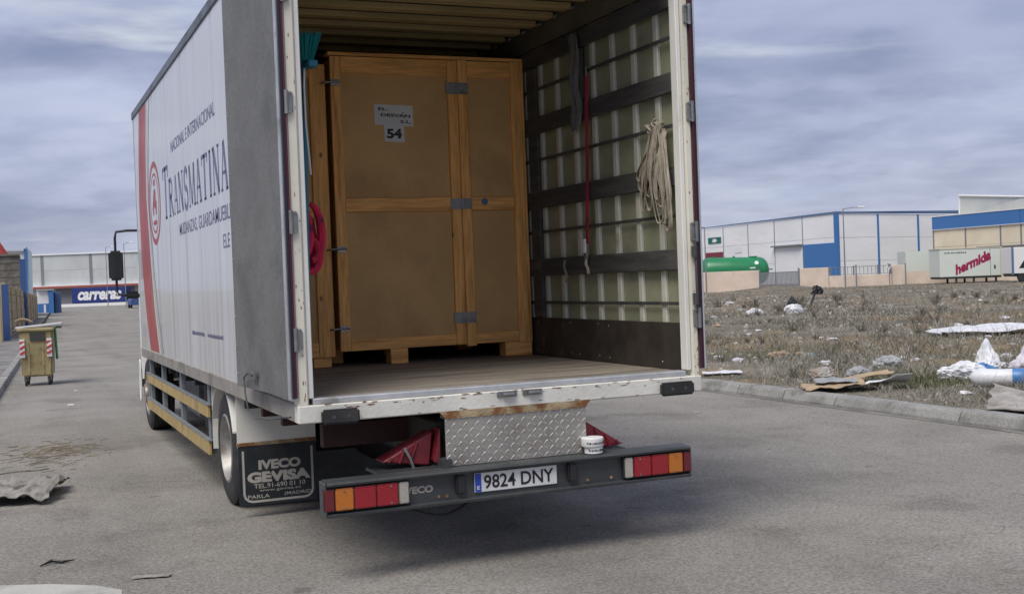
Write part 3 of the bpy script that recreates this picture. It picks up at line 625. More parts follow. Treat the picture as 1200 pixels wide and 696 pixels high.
# inner skins, ribs, load boards
rib_me, _ = B(-.014, .014, -.029, .029, -1.31, 1.31).mesh('rib', 'interior_rib', bev=.006, centre=False)
plk_l = 7.9
for s in (-1, 1):
    x0, x1 = sorted((s * 1.2505, s * 1.243)); B(x0, x1, .06, BL - .04, 1.01, 3.66).build('inner_skin', 'interior_panel', T)
    for k in range(26): place('rib', rib_me, (s * 1.231, .305 + .302 * k, 2.325), T)
    for z0, z1 in ((1.648, 1.782), (2.18, 2.315), (2.77, 2.90), (3.30, 3.432)):
        xa, xb = sorted((s * 1.217, s * 1.188)); B(xa, xb, .075, BL - .06, z0, z1).build('load_board', 'wall_plank', T, bev=.006)
    for z in (1.436, 1.994, 2.565, 3.12):
        xa, xb = sorted((s * 1.217, s * 1.204)); B(xa, xb, .075, BL - .06, z - .011, z + .011).build('lashing_rail', 'dark_steel', T)
    xa, xb = sorted((s * 1.217, s * 1.20)); kb = B(xa, xb, .075, BL - .06, 1.012, 1.315).build('kick_board', 'kick_board', T, bev=.003)
    mbr = MB()
    for k in range(22):
        for z in (1.05, 1.28):
            if random.random() < .45: continue
            mbr.lathe([(.007, 0), (.005, .003), (0, .004)], (s * 1.20, .17 + k * .151 + random.uniform(-.02, .02), z + random.uniform(-.008, .008)), (-s, 0, 0), 6)
    tag(mbr.build('rivets', 'steel', kb), kind='stuff')
B(1.185, 1.2165, 2.14, 2.30, 1.317, 3.29).build('upright_board', 'wall_plank', T, bev=.004)
B(1.182, 1.2165, 1.33, 1.47, 2.91, 3.29).build('upright_board', 'wall_plank', T, bev=.004)
for s_ in (-1, 1):
    xa, xb = sorted((s_ * 1.2165, s_ * 1.206)); B(xa, xb, .08, BL - .06, 3.445, 3.60).build('top_shade_strip', 'roof_dark', T)  # added dark strip over the rib tops, its colour stands for shade there
    for k in range(5): MB().tube([(s_ * .52, 2.75 - (.75 - .13 * k) + i * (1.5 - .26 * k) / 10, .60 - .035 * k + .10 * ((i - 5) / 5 * (1 - .17 * k)) ** 2) for i in range(11)], .022, 4).build('spring_leaf', 'chassis', T)
MB().lathe([(0, -.22), (.12, -.20), (.19, -.08), (.19, .08), (.12, .20), (0, .22)], (0, 2.75, .43), (1, 0, 0), 18).build('differential', 'chassis', T, smooth=True)
MB().tube([(.3 - .1 * i, .62 + .05 * math.sin(2 * i), .60 + .05 * math.cos(1.7 * i)) for i in range(9)], .012, 6).build('brake_hose', 'rubber', T, smooth=True)
stick_me, _ = B(-1.2, 1.2, -.058, .058, -.022, .022).mesh('roof_stick', 'roof_wood', bev=.005, centre=False)
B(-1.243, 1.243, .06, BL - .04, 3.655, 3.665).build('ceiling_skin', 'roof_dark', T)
for k in range(25): place('roof_stick', stick_me, (0, .26 + .315 * k, 3.630), T)
# rear frame
for s in (-1, 1):
    xo = 1.285 if s < 0 else 1.262; xi = 1.225 if s < 0 else 1.215
    x0, x1 = sorted((s * xo, s * xi)); po = B(x0, x1, -.03, .07, .887, 3.745).build('rear_post', 'post_paint', T, bev=.008, seg=2)
    x0, x1 = sorted((s * (xi - .003), s * (1.193 if s < 0 else 1.182))); B(x0, x1, -.016, .06, 1.02, 3.62).build('door_stop', 'white_paint', po, bev=.004)
    mbx = MB()
    for k in range(26):
        x = s * (xi + (xo - xi) * random.uniform(.12, .85)); z = 1.0 + 2.6 * random.random() ** 2.2; w = random.uniform(.0012, .0042); h = random.uniform(.003, .016)
        mbx.add([(x - w, -.0315, z - h * .4), (x - w * .2, -.0315, z - h), (x + w, -.0315, z - h * .5), (x + w * .7, -.0315, z + h * .5), (x - w * .4, -.0315, z + h)], [(0, 1, 2, 3, 4)])
    tag(mbx.build('paint_chips', 'rust', po), kind='stuff')
    for z in (3.239, 2.634, 1.985 if s < 0 else 1.885, 1.347):
        xh = s * (xo - .012)
        h = MB().obox((xh - s * .008, -.036, z), (.016, 0, 0), (0, .006, 0), (0, 0, .055)).build('hinge_plate', 'steel', po, bev=.003)
        MB().cyl((xh + s * .014, -.047, z - .064), (xh + s * .014, -.047, z + .064), .012, 10).build('hinge_pin', 'steel', po, smooth=True)
        for q in (-.052, .052): MB().obox((xh - s * .002, -.044, z + q), (.014, 0, 0), (0, .005, 0), (0, 0, .006)).build('hinge_lug', 'steel', po)
B(-1.285, 1.262, -.032, .072, 3.62, 3.75).build('rear_header', 'white_paint', T, bev=.008)
sill = B(-1.287, 1.272, -.034, .06, .886, .985).build('rear_sill', 'sill_paint', T, bev=.006)
B(-1.2, 1.17, -.02, .075, .9855, 1.02).build('sill_trim', 'aluminium', sill, bev=.006)
mbf = MB().prism([(-.478, -.036, .890), (.488, -.036, .890), (.462, -.036, .862), (.455, -.036, .848), (-.44, -.036, .848), (-.452, -.036, .86)], (0, .02, 0))
mbf.build('sill_flange', 'rust', sill)
# streaks of old rust where paint has chipped on the sill
mbx = MB()
for k in range(60):
    x = random.uniform(-1.2, 1.2); z = .985 - abs(random.gauss(0, .016)) if random.random() < .7 else .893 + abs(random.gauss(0, .008))
    w = random.uniform(.004, .03); h = random.uniform(.0015, .006)
    mbx.add([(x - w, -.0355, z - h * .4), (x - w * .3, -.0355, z - h), (x + w * .5, -.0355, z - h * .7), (x + w, -.0355, z), (x + w * .2, -.0355, z + h * .6), (x - w * .6, -.0355, z + h * .4)], [(0, 1, 2, 3, 4, 5)])
tag(mbx.build('paint_chips', 'rust', sill), kind='stuff')
for x0, x1 in ((-1.165, -.955), (.962, 1.19)):
    bu = B(x0, x1, -.085, -.035, .876, .958).build('rubber_buffer', 'rubber', sill, bev=.012, seg=2)
    for q in (.3, .7): MB().cyl((x0 + (x1 - x0) * q, -.087, .917), (x0 + (x1 - x0) * q, -.081, .917), .011, 10).build('buffer_bolt', 'dark_steel', T)
for x0 in (-.122, .041):
    lc = B(x0, x0 + .127, -.045, -.034, .948, .982).build('lock_keeper', 'steel', sill, bev=.004)
    MB().cyl((x0 + .03, -.058, .963), (x0 + .10, -.058, .963), .012, 10).build('lock_cam', 'steel', T, smooth=True)
# open doors, folded back against the sides
for s in (-1, 1):
    a = Vector((s * (1.306 if s < 0 else 1.292), -.03, 0)); b = Vector((s * 1.375, 1.215, 0)); u = (b - a) * .5; c = (a + b) * .5; n = Vector((u.y, -u.x, 0)).normalized() * .016
    d = MB().obox((c.x, c.y, 2.30), u, n, (0, 0, 1.275)).build('door', 'door_metal' if s < 0 else 'white_paint', T, bev=.003)
    o = -n if (-n).x * s > 0 else n        # outward side of the folded leaf
    un = u.normalized()
    MB().obox((a.x + un.x * .022, a.y + un.y * .022, 2.30), un * .020, n * 1.25, (0, 0, 1.278)).build('edge_trim', 'aluminium', d)
    MB().obox((a.x - s * (.012 if s < 0 else .020), a.y - .006, 2.30), (.006, 0, 0), (0, .006, 0), (0, 0, 1.27)).build('seal', 'maroon', d)
    MB().obox((a.x + s * (.002 if s < 0 else -.006), a.y - .006, 2.30), (.006, 0, 0), (0, .006, 0), (0, 0, 1.27)).build('seal', 'navy_edge', d)
    if s < 0:
        mbr = MB()
        for k in range(14):
            for q in (.03, .97):
                p = a + (b - a) * q + o * 1.05; mbr.lathe([(.006, 0), (.005, .003), (0, .004)], (p.x, p.y, 1.1 + k * .18), o, 6)
        tag(mbr.build('rivets', 'steel', d), kind='stuff')
        MB().tube([(-1.395, .69, 1.115), (-1.40, .80, 1.125), (-1.40, .93, 1.09), (-1.40, .90, .99), (-1.395, .85, .90), (-1.385, .70, .865), (-1.36, .45, .875), (-1.33, .2, .905), (-1.30, .10, .915)], .0055, 8).build('door_retainer', 'dark_steel', T, smooth=True)
        MB().obox((-1.383, .70, 1.115), (.008, 0, 0), (0, .05, 0), (0, 0, .02)).build('retainer_bracket', 'steel', T)
    else:
        for z in (1.76, 1.465): MB().cyl((1.240, -.05, z - .035), (1.240, -.05, z + .035), .018, 10).build('lock_bracket', 'dark_steel', T, smooth=True)
        MB().cyl((1.25, -.05, 1.40), (1.25, -.05, 1.83), .008, 8).build('lock_rod', 'dark_steel', T)

# print on the left side
XS = -1.2762
def side_poly(name, pts, m_, rel=0.0):
    mb = MB(); vs = [(XS - rel, y, z) for y, z in pts]; n = len(vs) // 2
    mb.add(vs, [(i, i + 1, n + i + 1, n + i) for i in range(n - 1)]); return mb.build(name, m_, side_l)
zs = [1.0, 1.1, 1.4, 1.93, 2.3, 2.65, 3.1, 3.655]
def itp(z, t):
    for (za, va), (zb, vb) in zip(t, t[1:]):
        if za <= z <= zb: k = (z - za) / (zb - za); return va + (vb - va) * k
    return t[-1][1] if z > t[-1][0] else t[0][1]
tl = [(1.0, 7.22), (1.4, 7.52), (1.93, 7.74), (2.65, 7.80), (3.1, 7.68), (3.7, 7.43)]; tr = [(1.0, 6.43), (1.4, 6.70), (1.93, 6.88), (2.65, 7.05), (3.1, 6.97), (3.7, 6.72)]
zz = [1.0 + i * (2.655 / 16) for i in range(17)]
side_poly('red_stripe', [(itp(z, tl), z) for z in zz] + [(itp(z, tr), z) for z in zz], 'red_print')
side_poly('cream_stripe', [(itp(z, tr) - .04, z) for z in zz] + [(itp(z, tr) - .15, z) for z in zz], 'cream_print')
side_poly('dark_stripe', [(itp(z, tr) - .17 - .12 * abs(z - 2.5), z) for z in zz] + [(itp(z, tr) - .21 - .12 * abs(z - 2.5), z) for z in zz], 'navy_print', .0002)
# oval emblem
def ell(ry, rz, n=36, cy=6.30, cz=2.55): return [(cy + ry * math.cos(2 * math.pi * i / n), cz + rz * math.sin(2 * math.pi * i / n)) for i in range(n + 1)]
side_poly('emblem_ring', ell(.50, .43) + ell(.43, .37), 'red_print')
side_poly('emblem_ring', ell(.36, .31) + ell(.33, .285), 'red_print')
mbe = MB()
for (y, z, w, h) in ((6.30, 2.60, .13, .20), (6.42, 2.50, .07, .15), (6.18, 2.50, .07, .15), (6.30, 2.35, .20, .05), (6.30, 2.76, .09, .07)):
    n = 12; mbe.add([(XS, y + w * math.cos(2 * math.pi * i / n) * (1 + .25 * math.sin(5 * i)), z + h * .5 * math.sin(2 * math.pi * i / n)) for i in range(n)], [tuple(range(n))])
mbe.build('emblem_figure', 'red_print', side_l)
# serif capitals drawn as strokes
def stroke(mb, pts, w, y0, z0, sy, sz):
    """polyline stroke in letter units; w is one width or a pair (start, end)"""
    P = [Vector((a, b)) for a, b in pts]; L_ = []; R_ = []
    for i, p in enumerate(P):
        t = (P[min(i + 1, len(P) - 1)] - P[max(i - 1, 0)]); t = Vector((t.x * sy, t.y * sz)).normalized(); nn = Vector((-t.y, t.x)) * w * .5
        L_.append((p.x * sy + nn.x, p.y * sz + nn.y)); R_.append((p.x * sy - nn.x, p.y * sz - nn.y))
    vs = [(XS, y0 - a, z0 + b) for a, b in L_] + [(XS, y0 - a, z0 + b) for a, b in R_]; n = len(P)
    mb.add(vs, [(i, i + 1, n + i + 1, n + i) for i in range(n - 1)])
arc = lambda cx, cy, rx, ry, a0, a1, n=10: [(cx + rx * math.cos(R(a0 + (a1 - a0) * i / n)), cy + ry * math.sin(R(a0 + (a1 - a0) * i / n))) for i in range(n + 1)]
GL = {'T': [([(.5, 0), (.5, 1)], 1), ([(.02, .97), (.98, .97)], .5), ([(.04, 1), (.04, .78)], .4), ([(.96, 1), (.96, .78)], .4), ([(.3, .015), (.7, .015)], .3)],
      'R': [([(.2, 0), (.2, 1)], 1), ([(.2, .97)] + arc(.5, .75, .3, .22, 90, -90) + [(.2, .53)], .7), ([(.45, .53), (.95, 0)], 1), ([(.02, .015), (.38, .015)], .3), ([(.02, .985), (.3, .985)], .3)],
      'A': [([(.12, 0), (.5, 1)], .4), ([(.5, 1), (.88, 0)], 1), ([(.27, .36), (.72, .36)], .35), ([(0, .015), (.27, .015)], .3), ([(.7, .015), (1, .015)], .3)],
      'N': [([(.15, 0), (.15, 1)], .45), ([(.15, 1), (.85, 0)], 1), ([(.85, 0), (.85, 1)], .45), ([(0, .015), (.3, .015)], .3), ([(.7, .985), (1, .985)], .3), ([(0, .985), (.2, .985)], .3)],
      'S': [(arc(.5, .74, .34, .24, 30, 270, 12) + arc(.5, .26, .36, .24, 90, -150, 12), .8), ([(.82, .95), (.82, .72)], .35), ([(.14, .28), (.14, .05)], .35)],
      'M': [([(.1, 0), (.14, 1)], .4), ([(.14, 1), (.5, .05)], 1), ([(.5, .05), (.86, 1)], .4), ([(.86, 1), (.9, 0)], 1), ([(0, .015), (.22, .015)], .3), ([(.76, .015), (1, .015)], .3)],
      'I': [([(.5, 0), (.5, 1)], 1), ([(.28, .015), (.72, .015)], .3), ([(.28, .985), (.72, .985)], .3)]}
def serif_word(word, y, z, first_h, h, wid):
    for i, ch in enumerate(word):
        w = wid.get(ch, .33) * (1.35 if i == 0 else 1) * .93; hh = first_h if i == 0 else h
        mb = MB()
        for pts, k in GL[ch]: stroke(mb, pts, .068 * k * (1.25 if i == 0 else 1), y, z, w, hh)
        mb.build('letter', 'navy_print', side_l); y -= w + .042
serif_word('TRANSMATINAR', 5.55, 2.335, .49, .345, {'I': .17, 'M': .38, 'T': .31, 'N': .33, 'A': .31, 'R': .31, 'S': .28})
put_text('lettering', 'NACIONAL E INTERNACIONAL', (XS, 4.86, 2.905), UY, UZ, 2.5, .105, 'navy_print', side_l, bold=.008, rel=.0)
put_text('lettering', 'MUDANZAS,', (XS, 4.48, 2.112), UY, UZ, 1.06, .121, 'navy_print', side_l, bold=.008, rel=.0); put_text('lettering', 'GUARDAMUEBLES', (XS, 3.34, 2.125), UY, UZ, 1.62, .108, 'navy_print', side_l, bold=.008, rel=.0)
put_text('lettering', 'ELE', (XS, 2.21, 1.93), UY, UZ, .27, .10, 'navy_print', side_l, bold=.006, rel=.0)
mbw = MB()
for ya, yb in ((3.96, 3.29), (3.12, 2.40)):
    yy = ya
    while yy > yb:
        w = random.uniform(.012, .028); h0 = random.uniform(0, .008); mbw.add([(XS, yy, 1.262 + h0), (XS, yy - w, 1.262 + h0), (XS, yy - w, 1.262 + random.uniform(.022, .04)), (XS, yy, 1.262 + random.uniform(.022, .04))], [(0, 1, 2, 3)]); yy -= w + .012
tag(mbw.build('small_print', 'navy_print', side_l), kind='stuff')

# checker plate and bumper
ck = B(-.445, .452, -.030, -.026, .575, .862).build('checker_plate', 'checker', T)
B(-.445, .452, -.026, .05, .848, .862).build('plate_return', 'checker', ck)
mbq = MB()
for i in range(25):
    for j in range(8):
        x = -.43 + i * .0362; z = .592 + j * .0362; d = 1 if (i + j) % 2 else -1
        a = Vector((.0135 * d, 0, .0135)); b = Vector((-.0042 * d, 0, .0042)); c = Vector((x, -.0301, z)); t = Vector((0, -.0022, 0))
        mbq.add([c - a, c + b, c + a, c - b, c + t - a * .5, c + t + a * .5], [(0, 1, 4), (1, 2, 5), (1, 5, 4), (2, 3, 5), (3, 0, 4), (3, 4, 5)])
tag(mbq.build('tread_lozenges', 'checker_tread', ck), kind='stuff')
prof = [(-.075, .375), (-.128, .377), (-.132, .392), (-.085, .398), (-.083, .538), (-.132, .544), (-.138, .556), (-.132, .568), (-.01, .572), (-.005, .55), (-.06, .53), (-.06, .40), (-.03, .38)]
bump_ = MB().prism([(-1.17, a, b) for a, b in prof], (2.28, 0, 0)).build('rear_bumper', 'bumper_grey', T, smooth=False)
for s in (-1, 1):
    e = -1.17 if s < 0 else 1.11; x0, x1 = sorted((e, e + s * .012)); B(x0, x1, -.125, -.0, .38, .566).build('end_cap', 'bumper_grey', bump_, bev=.005)
    xa, xb = sorted((s * .42, s * .48)); B(xa, xb, -.06, .35, .42, .62).build('bumper_bracket', 'dark_steel', T)
for x0, x1 in ((-.42, -.36), (.285, .345)): B(x0, x1, -.118, -.082, .425, .535).build('plate_lamp', 'black_plastic', bump_, bev=.01, seg=2)
for x in (-.52, -.47, .42, .58): MB().cyl((x, -.090, .42), (x, -.082, .42), .010, 6).build('bolt', 'rust', bump_)
put_text('lettering', 'IVECO', (-.728, -.0845, .450), UX, UZ, .178, .042, 'lens_clear', bump_, bold=.05)
pl_ = B(-.302, .218, -.096, -.086, .420, .532).build('number_plate', 'plate_white', T, bev=.003)
B(-.300, -.262, -.0975, -.0965, .423, .529).build('blue_band', 'plate_blue', pl_)
put_text('lettering', 'E', (-.289, -.098, .437), UX, UZ, .016, .022, 'plate_white', pl_, bold=.02)
put_text('lettering', '9824 DNY', (-.245, -.097, .437), UX, UZ, .440, .079, 'ink', pl_, bold=.016)
for s in (-1, 1):
    def seg(a, b): return sorted((s * a, s * b)) if s < 0 else sorted((.652 + (a - .70) * .955, .652 + (b - .70) * .955))
    x0, x1 = seg(1.185, .70)
    lp = B(x0, x1, -.115, -.083, .405, .537).build('tail_lamp', 'black_plastic', T, bev=.004)
    for nm, a, b, m_, pr in (('side_reflector', 1.188, 1.128, 'lens_red_dark', .128), ('indicator_lens', 1.124, 1.022, 'lens_amber', .131), ('stop_lens', 1.018, .895, 'lens_red', .131), ('tail_lens', .891, .768, 'lens_red', .131), ('reversing_lens', .764, .704, 'lens_clear', .128)):
        x0, x1 = seg(a, b); B(x0, x1, -pr, -.116, .411, .531).build(nm, m_, lp, bev=.006, seg=2)
    mbs = MB()
    for a in (1.073, .81):
        for z in (.424, .517): mbs.lathe([(.006, 0), (.006, .003), (0, .0035)], (seg(a, a)[0], -.1315, z), (0, -1, 0), 8)
    tag(mbs.build('lens_screws', 'steel', lp), kind='stuff')

# cab and mirror
prof = [(8.30, .60), (10.30, .42), (10.38, .9), (10.36, 1.55), (10.12, 2.55), (9.7, 2.72), (8.30, 2.72)]
cab = MB().prism([(-1.08, a, b) for a, b in prof], (2.16, 0, 0)).build('cab', 'white_paint', T, bev=.05, seg=2)
for s in (-1, 1):
    x0, x1 = sorted((s * 1.083, s * 1.079))
    MB().prism([(x0, 8.75, 1.62), (x0, 10.05, 1.62), (x0, 9.88, 2.35), (x0, 8.75, 2.35)], (x1 - x0, 0, 0)).build('side_window', 'glass_dark', cab)
MB().obox((0, 10.262, 2.05), (.95, 0, 0), (0, .004, .001), (0, -.105, .42)).build('windscreen', 'glass_dark', cab)
B(-1.1, 1.1, 10.25, 10.45, .36, .62).build('front_bumper', 'black_plastic', T, bev=.03)
for s in (-1, 1): B(*sorted((s * .65, s * 1.0)), 10.36, 10.40, .68, .85).build('headlamp', 'lens_clear', T, bev=.01)
for s in (-1, 1):
    def q(x, y, z): return (s * -x, y, z)
    mr = MB().obox(q(-1.445, 9.2, 1.985), (.087, 0, 0), (0, .045, 0), (0, 0, .185)).build('mirror', 'mirror_back', T, bev=.03, seg=3)
    MB().obox(q(-1.445, 9.152, 1.985), (.07, 0, 0), (0, .002, 0), (0, 0, .165)).build('mirror_glass', 'glass_dark', mr)
    MB().tube([q(-1.07, 9.2, 2.42), q(-1.30, 9.2, 2.42), q(-1.43, 9.2, 2.405), q(-1.445, 9.2, 2.33), q(-1.445, 9.2, 1.70), q(-1.43, 9.2, 1.62), q(-1.07, 9.2, 1.58)], .016, 8).build('mirror_arm', 'black_plastic', mr, smooth=True)
    MB().obox(q(-1.27, 9.15, 1.61), (.10, .02, 0), (0, .05, 0), (.0, 0, .045)).build('kerb_mirror', 'black_plastic', mr, bev=.03, seg=2)

# ================================================================== cargo and loose things in the truck
def hboard(x0, x1, y0, y1, z0, z1, par): return B(x0, x1, y0, y1, z0, z1).build('board', 'pine_flat', par, bev=.003)
def vboard(x0, x1, y0, y1, z0, z1, par): return B(x0, x1, y0, y1, z0, z1).build('board', 'pine', par, bev=.003)
cr = thing('wooden_crate', 'large pine framed fibreboard crate numbered 54 in the truck', 'crate', (.39, 3.1, 1.012))
Y0 = 2.35
B(-.395, 1.168, Y0 + .024, 3.85, 1.14, 3.35).build('panel', 'fibreboard', cr)
vboard(-.407, -.328, Y0, Y0 + .024, 1.13, 3.365, cr); vboard(.530, .613, Y0 - .001, Y0 + .024, 1.13, 3.365, cr); vboard(.617, .697, Y0 - .003, Y0 + .024, 1.115, 3.37, cr)
vboard(1.068, 1.158, Y0, Y0 + .024, 1.12, 3.37, cr); vboard(1.163, 1.184, Y0 + .006, Y0 + .09, 1.12, 3.38, cr)
for x0, x1 in ((-.326, .528), (.699, 1.066)):
    for z0, z1 in ((3.238, 3.365), (2.186, 2.29), (1.13, 1.214)): hboard(x0, x1, Y0 + .002, Y0 + .024, z0, z1, cr)
hboard(-.42, 1.184, Y0 + .01, Y0 + .12, 3.372, 3.40, cr)
for yy in (3.0, 3.72): vboard(-.42, -.396, yy, yy + .09, 1.13, 3.35, cr)
for z0, z1 in ((3.10, 3.19), (2.197, 2.28), (1.30, 1.386)):
    h = B(.518, .697, Y0 - .007, Y0 - .003, z0, z1).build('hinge', 'steel', cr)
    mbs = MB(); MB.cyl(mbs, (.615, Y0 - .009, z0), (.615, Y0 - .009, z1), .006, 8)
    for a in (.54, .585, .645, .68):
        for b in (.2, .8): mbs.lathe([(.006, 0), (.005, .003), (0, .0035)], (a, Y0 - .0068, z0 + (z1 - z0) * b), (0, -1, 0), 6)
    mbs.build('hinge_pin', 'steel', h)
for z in (3.162, 1.903, 1.30):
    lt = MB().obox((-.375, Y0 - .004, z), (.032, 0, 0), (0, .004, 0), (0, 0, .024)).build('latch', 'steel', cr, bev=.002)
    MB().tube([(-.335, Y0 - .014, z + .004), (-.40, Y0 - .018, z + .004), (-.455, Y0 - .012, z), (-.478, Y0 + .03, z - .002)], .008, 8).build('latch_hook', 'steel', lt, smooth=True)
for x0, x1, yb in ((-.017, .124, Y0 + .0), (.946, 1.181, Y0 + .01), (-.40, -.26, Y0 + .5), (.3, .44, 3.6), (1.0, 1.14, 3.6)):
    B(x0, x1, yb, yb + .14, 1.012, 1.128).build('block', 'pine_flat', cr, bev=.005)
MB().lathe([(.028, 0), (.026, .003), (0, .0035)], (.81, Y0 + .001, 2.255), (0, -1, 0), 14).build('sticker', 'steel_blue', cr)
lb = MB().add([(-.066, Y0 + .022, 2.853), (.246, Y0 + .022, 2.842), (.242, Y0 + .022, 3.004), (-.068, Y0 + .022, 3.012)], [(0, 1, 2, 3)]).build('label', 'paper', cr)
u = Vector((1, 0, -.03)); v = Vector((.03, 0, 1))
put_text('lettering', 'EL', (-.036, Y0 + .0215, 2.965), u, v, .065, .022, 'ink', lb, bold=.03); put_text('lettering', '.', (.035, Y0 + .0215, 2.963), u, v, .008, .008, 'ink', lb)
put_text('lettering', 'DESVAN', (-.016, Y0 + .0215, 2.918), u, v, .236, .024, 'ink', lb, bold=.03)
put_text('lettering', 'S.L.', (.138, Y0 + .0215, 2.868), u, v, .092, .024, 'ink', lb, bold=.03)
MB().tube([(.157, Y0 + .021, 2.944), (.168, Y0 + .021, 2.953)], .003, 6).build('lettering', 'ink', lb)
nb = MB().add([(.008, Y0 + .0205, 2.724), (.168, Y0 + .0205, 2.720), (.168, Y0 + .0205, 2.846), (.006, Y0 + .0205, 2.850)], [(0, 1, 2, 3)]).build('number_card', 'paper', cr)
put_text('lettering', '54', (.026, Y0 + .020, 2.748), UX, UZ, .122, .076, 'ink', nb, bold=.045)
c2 = thing('wooden_crate', 'narrow pine framed crate standing left of crate 54 behind the broom', 'crate', (-.8, 3.1, 1.012))
Y1 = 2.42
B(-1.165, -.44, Y1 + .024, 3.9, 1.10, 3.30).build('panel', 'fibreboard', c2)
vboard(-.555, -.432, Y1, Y1 + .024, 1.09, 3.31, c2); vboard(-1.17, -1.06, Y1, Y1 + .024, 1.09, 3.31, c2)
for z0, z1 in ((3.20, 3.31), (2.15, 2.25), (1.09, 1.20)): hboard(-1.058, -.557, Y1 + .002, Y1 + .024, z0, z1, c2)
vboard(-.441, -.428, Y1 + .03, Y1 + .12, 1.10, 3.3, c2)
for x0 in (-1.12, -.60): B(x0, x0 + .14, Y1 + .02, Y1 + .16, 1.012, 1.098).build('block', 'pine_flat', c2, bev=.004)
for x0 in (-1.12, -.60): B(x0, x0 + .14, Y1 + 1.2, Y1 + 1.34, 1.012, 1.098).build('block', 'pine_flat', c2, bev=.004)

br = thing('broom', 'broom with teal bristles leaning upside down inside the left rear post', 'broom', (-1.08, .52, 1.012))
MB().tube([(-1.09, .50, 1.012), (-1.03, .60, 2.93)], .013, 10).build('handle', 'teal_handle', br, smooth=True)
hd = MB().obox((-1.018, .60, 2.955), (.032, .01, 0), (-.03, .09, 0), (0, 0, .022)).build('head', 'teal_handle', br, bev=.008)
mb = MB()
for i in range(340):
    a, b = random.uniform(-1, 1), random.uniform(-1, 1)
    p = Vector((-1.018 + a * .028, .60 + b * .09, 2.972)); q = Vector((-1.004 + a * .062 + random.gauss(0, .005), .60 + b * .125, 3.125 + random.uniform(-.018, .012)))
    mb.tube([p, q], .0036, 3, cap=False)
tag(mb.build('bristles', 'teal_bristle', hd), kind='stuff')
MB().tube([(-1.03, .575, 2.94), (-1.04, .56, 2.82), (-1.036, .57, 2.6), (-1.022, .565, 2.34), (-1.018, .57, 2.30)], .006, 6).build('hanging_cord', 'white_plastic', br, smooth=True)

rb = thing('red_strap_bundle', 'crimson padded strap bundle hanging on the left inner wall of the truck', 'strap', (-1.1, .75, 1.8))
for k, (x, w, zb, zt, dy) in enumerate(((-.985, .10, 1.79, 2.13, 0), (-1.03, .09, 1.74, 2.10, .05), (-1.07, .08, 1.80, 2.12, -.05), (-1.0, .06, 1.72, 1.93, .02))):
    pts = []
    for i in range(15):
        t = i / 14; a = -math.pi / 2 + math.pi * t
        pts.append((x - .02 + .085 * math.cos(a) * (1 - .3 * t), .70 + dy + .02 * math.sin(5 * t), (zb + zt) / 2 + (zt - zb) / 2 * math.sin(a)))
    MB().tube(pts, [.014 + .016 * math.sin(math.pi * min(1, i / 14 * .9 + .1)) for i in range(15)], 8).build('strap_loop', 'magenta_cloth', rb, smooth=True)
MB().tube([(-1.187, .70, 2.12), (-1.13, .70, 2.11), (-1.06, .70, 2.13), (-1.01, .70, 2.12)], .008, 8).build('wall_hook', 'steel', rb)

sb = thing('webbing_bundle', 'beige webbing straps knotted and hung on the right inner wall', 'strap', (1.17, .2, 2.55))
knot = (1.15, .19, 2.56)
random.seed(5)
for k in range(15):
    bot = Vector((1.165 - .03 * random.random(), random.choice((.10, .15, .19, .33, .37, .42)) + random.uniform(-.03, .03), 0))
    bot.z = {0: 1.92, 1: 1.92, 2: 2.0}.get(k % 5, 2.08) + random.uniform(-.02, .06) if bot.y < .25 else 2.02 + random.uniform(-.02, .22)
    a = Vector((1.165 - .04 * random.random(), .13 + .10 * random.random(), 2.56 + random.uniform(-.03, .03))); b2 = a + Vector((0, random.uniform(-.05, .05), -.02)); hw = random.uniform(.022, .055)
    pts = []
    mid1 = (a + bot) / 2 + Vector((-.03 * random.random(), -hw + random.uniform(-.05, .05), 0)); mid2 = (b2 + bot) / 2 + Vector((-.03 * random.random(), hw + random.uniform(-.04, .05), 0))
    ctrl = [a, mid1, bot + Vector((0, -hw, .05)), bot, bot + Vector((0, hw, .05)), mid2, b2]
    for i in range(25):      # smooth the control path
        t = i / 24 * (len(ctrl) - 1); j = min(int(t), len(ctrl) - 2); f = t - j
        p0, p1, p2, p3 = ctrl[max(j - 1, 0)], ctrl[j], ctrl[j + 1], ctrl[min(j + 2, len(ctrl) - 1)]
        pts.append(.5 * ((2 * p1) + (p2 - p0) * f + (2 * p0 - 5 * p1 + 4 * p2 - p3) * f * f + (3 * p1 - p0 - 3 * p2 + p3) * f ** 3))
    an = random.uniform(-.7, .7); ws = [Vector((.8 * math.cos(an + i * .06), .5 * math.sin(an + i * .06), .12)).normalized() * .029 for i in range(25)]
    MB().ribbon(pts, ws, .004).build('strap_loop', 'beige_web', sb, smooth=True)
for k in range(5):
    c = Vector(knot) + Vector((random.uniform(-.01, .01), random.uniform(-.02, .10), random.uniform(-.03, .05))); r1 = random.uniform(.025, .045)
    MB().ribbon([c + Vector((-.012 * math.sin(t), r1 * math.cos(t), r1 * .7 * math.sin(t + k))) for t in [i * math.pi * 2 / 12 for i in range(12)]], Vector((.03, .006, .008)), .004).build('knot_loop', 'beige_web', sb, smooth=True)
MB().tube([(1.19, .19, 2.57), (1.14, .19, 2.565), (1.12, .19, 2.59)], .007, 8).build('wall_hook', 'steel', sb)

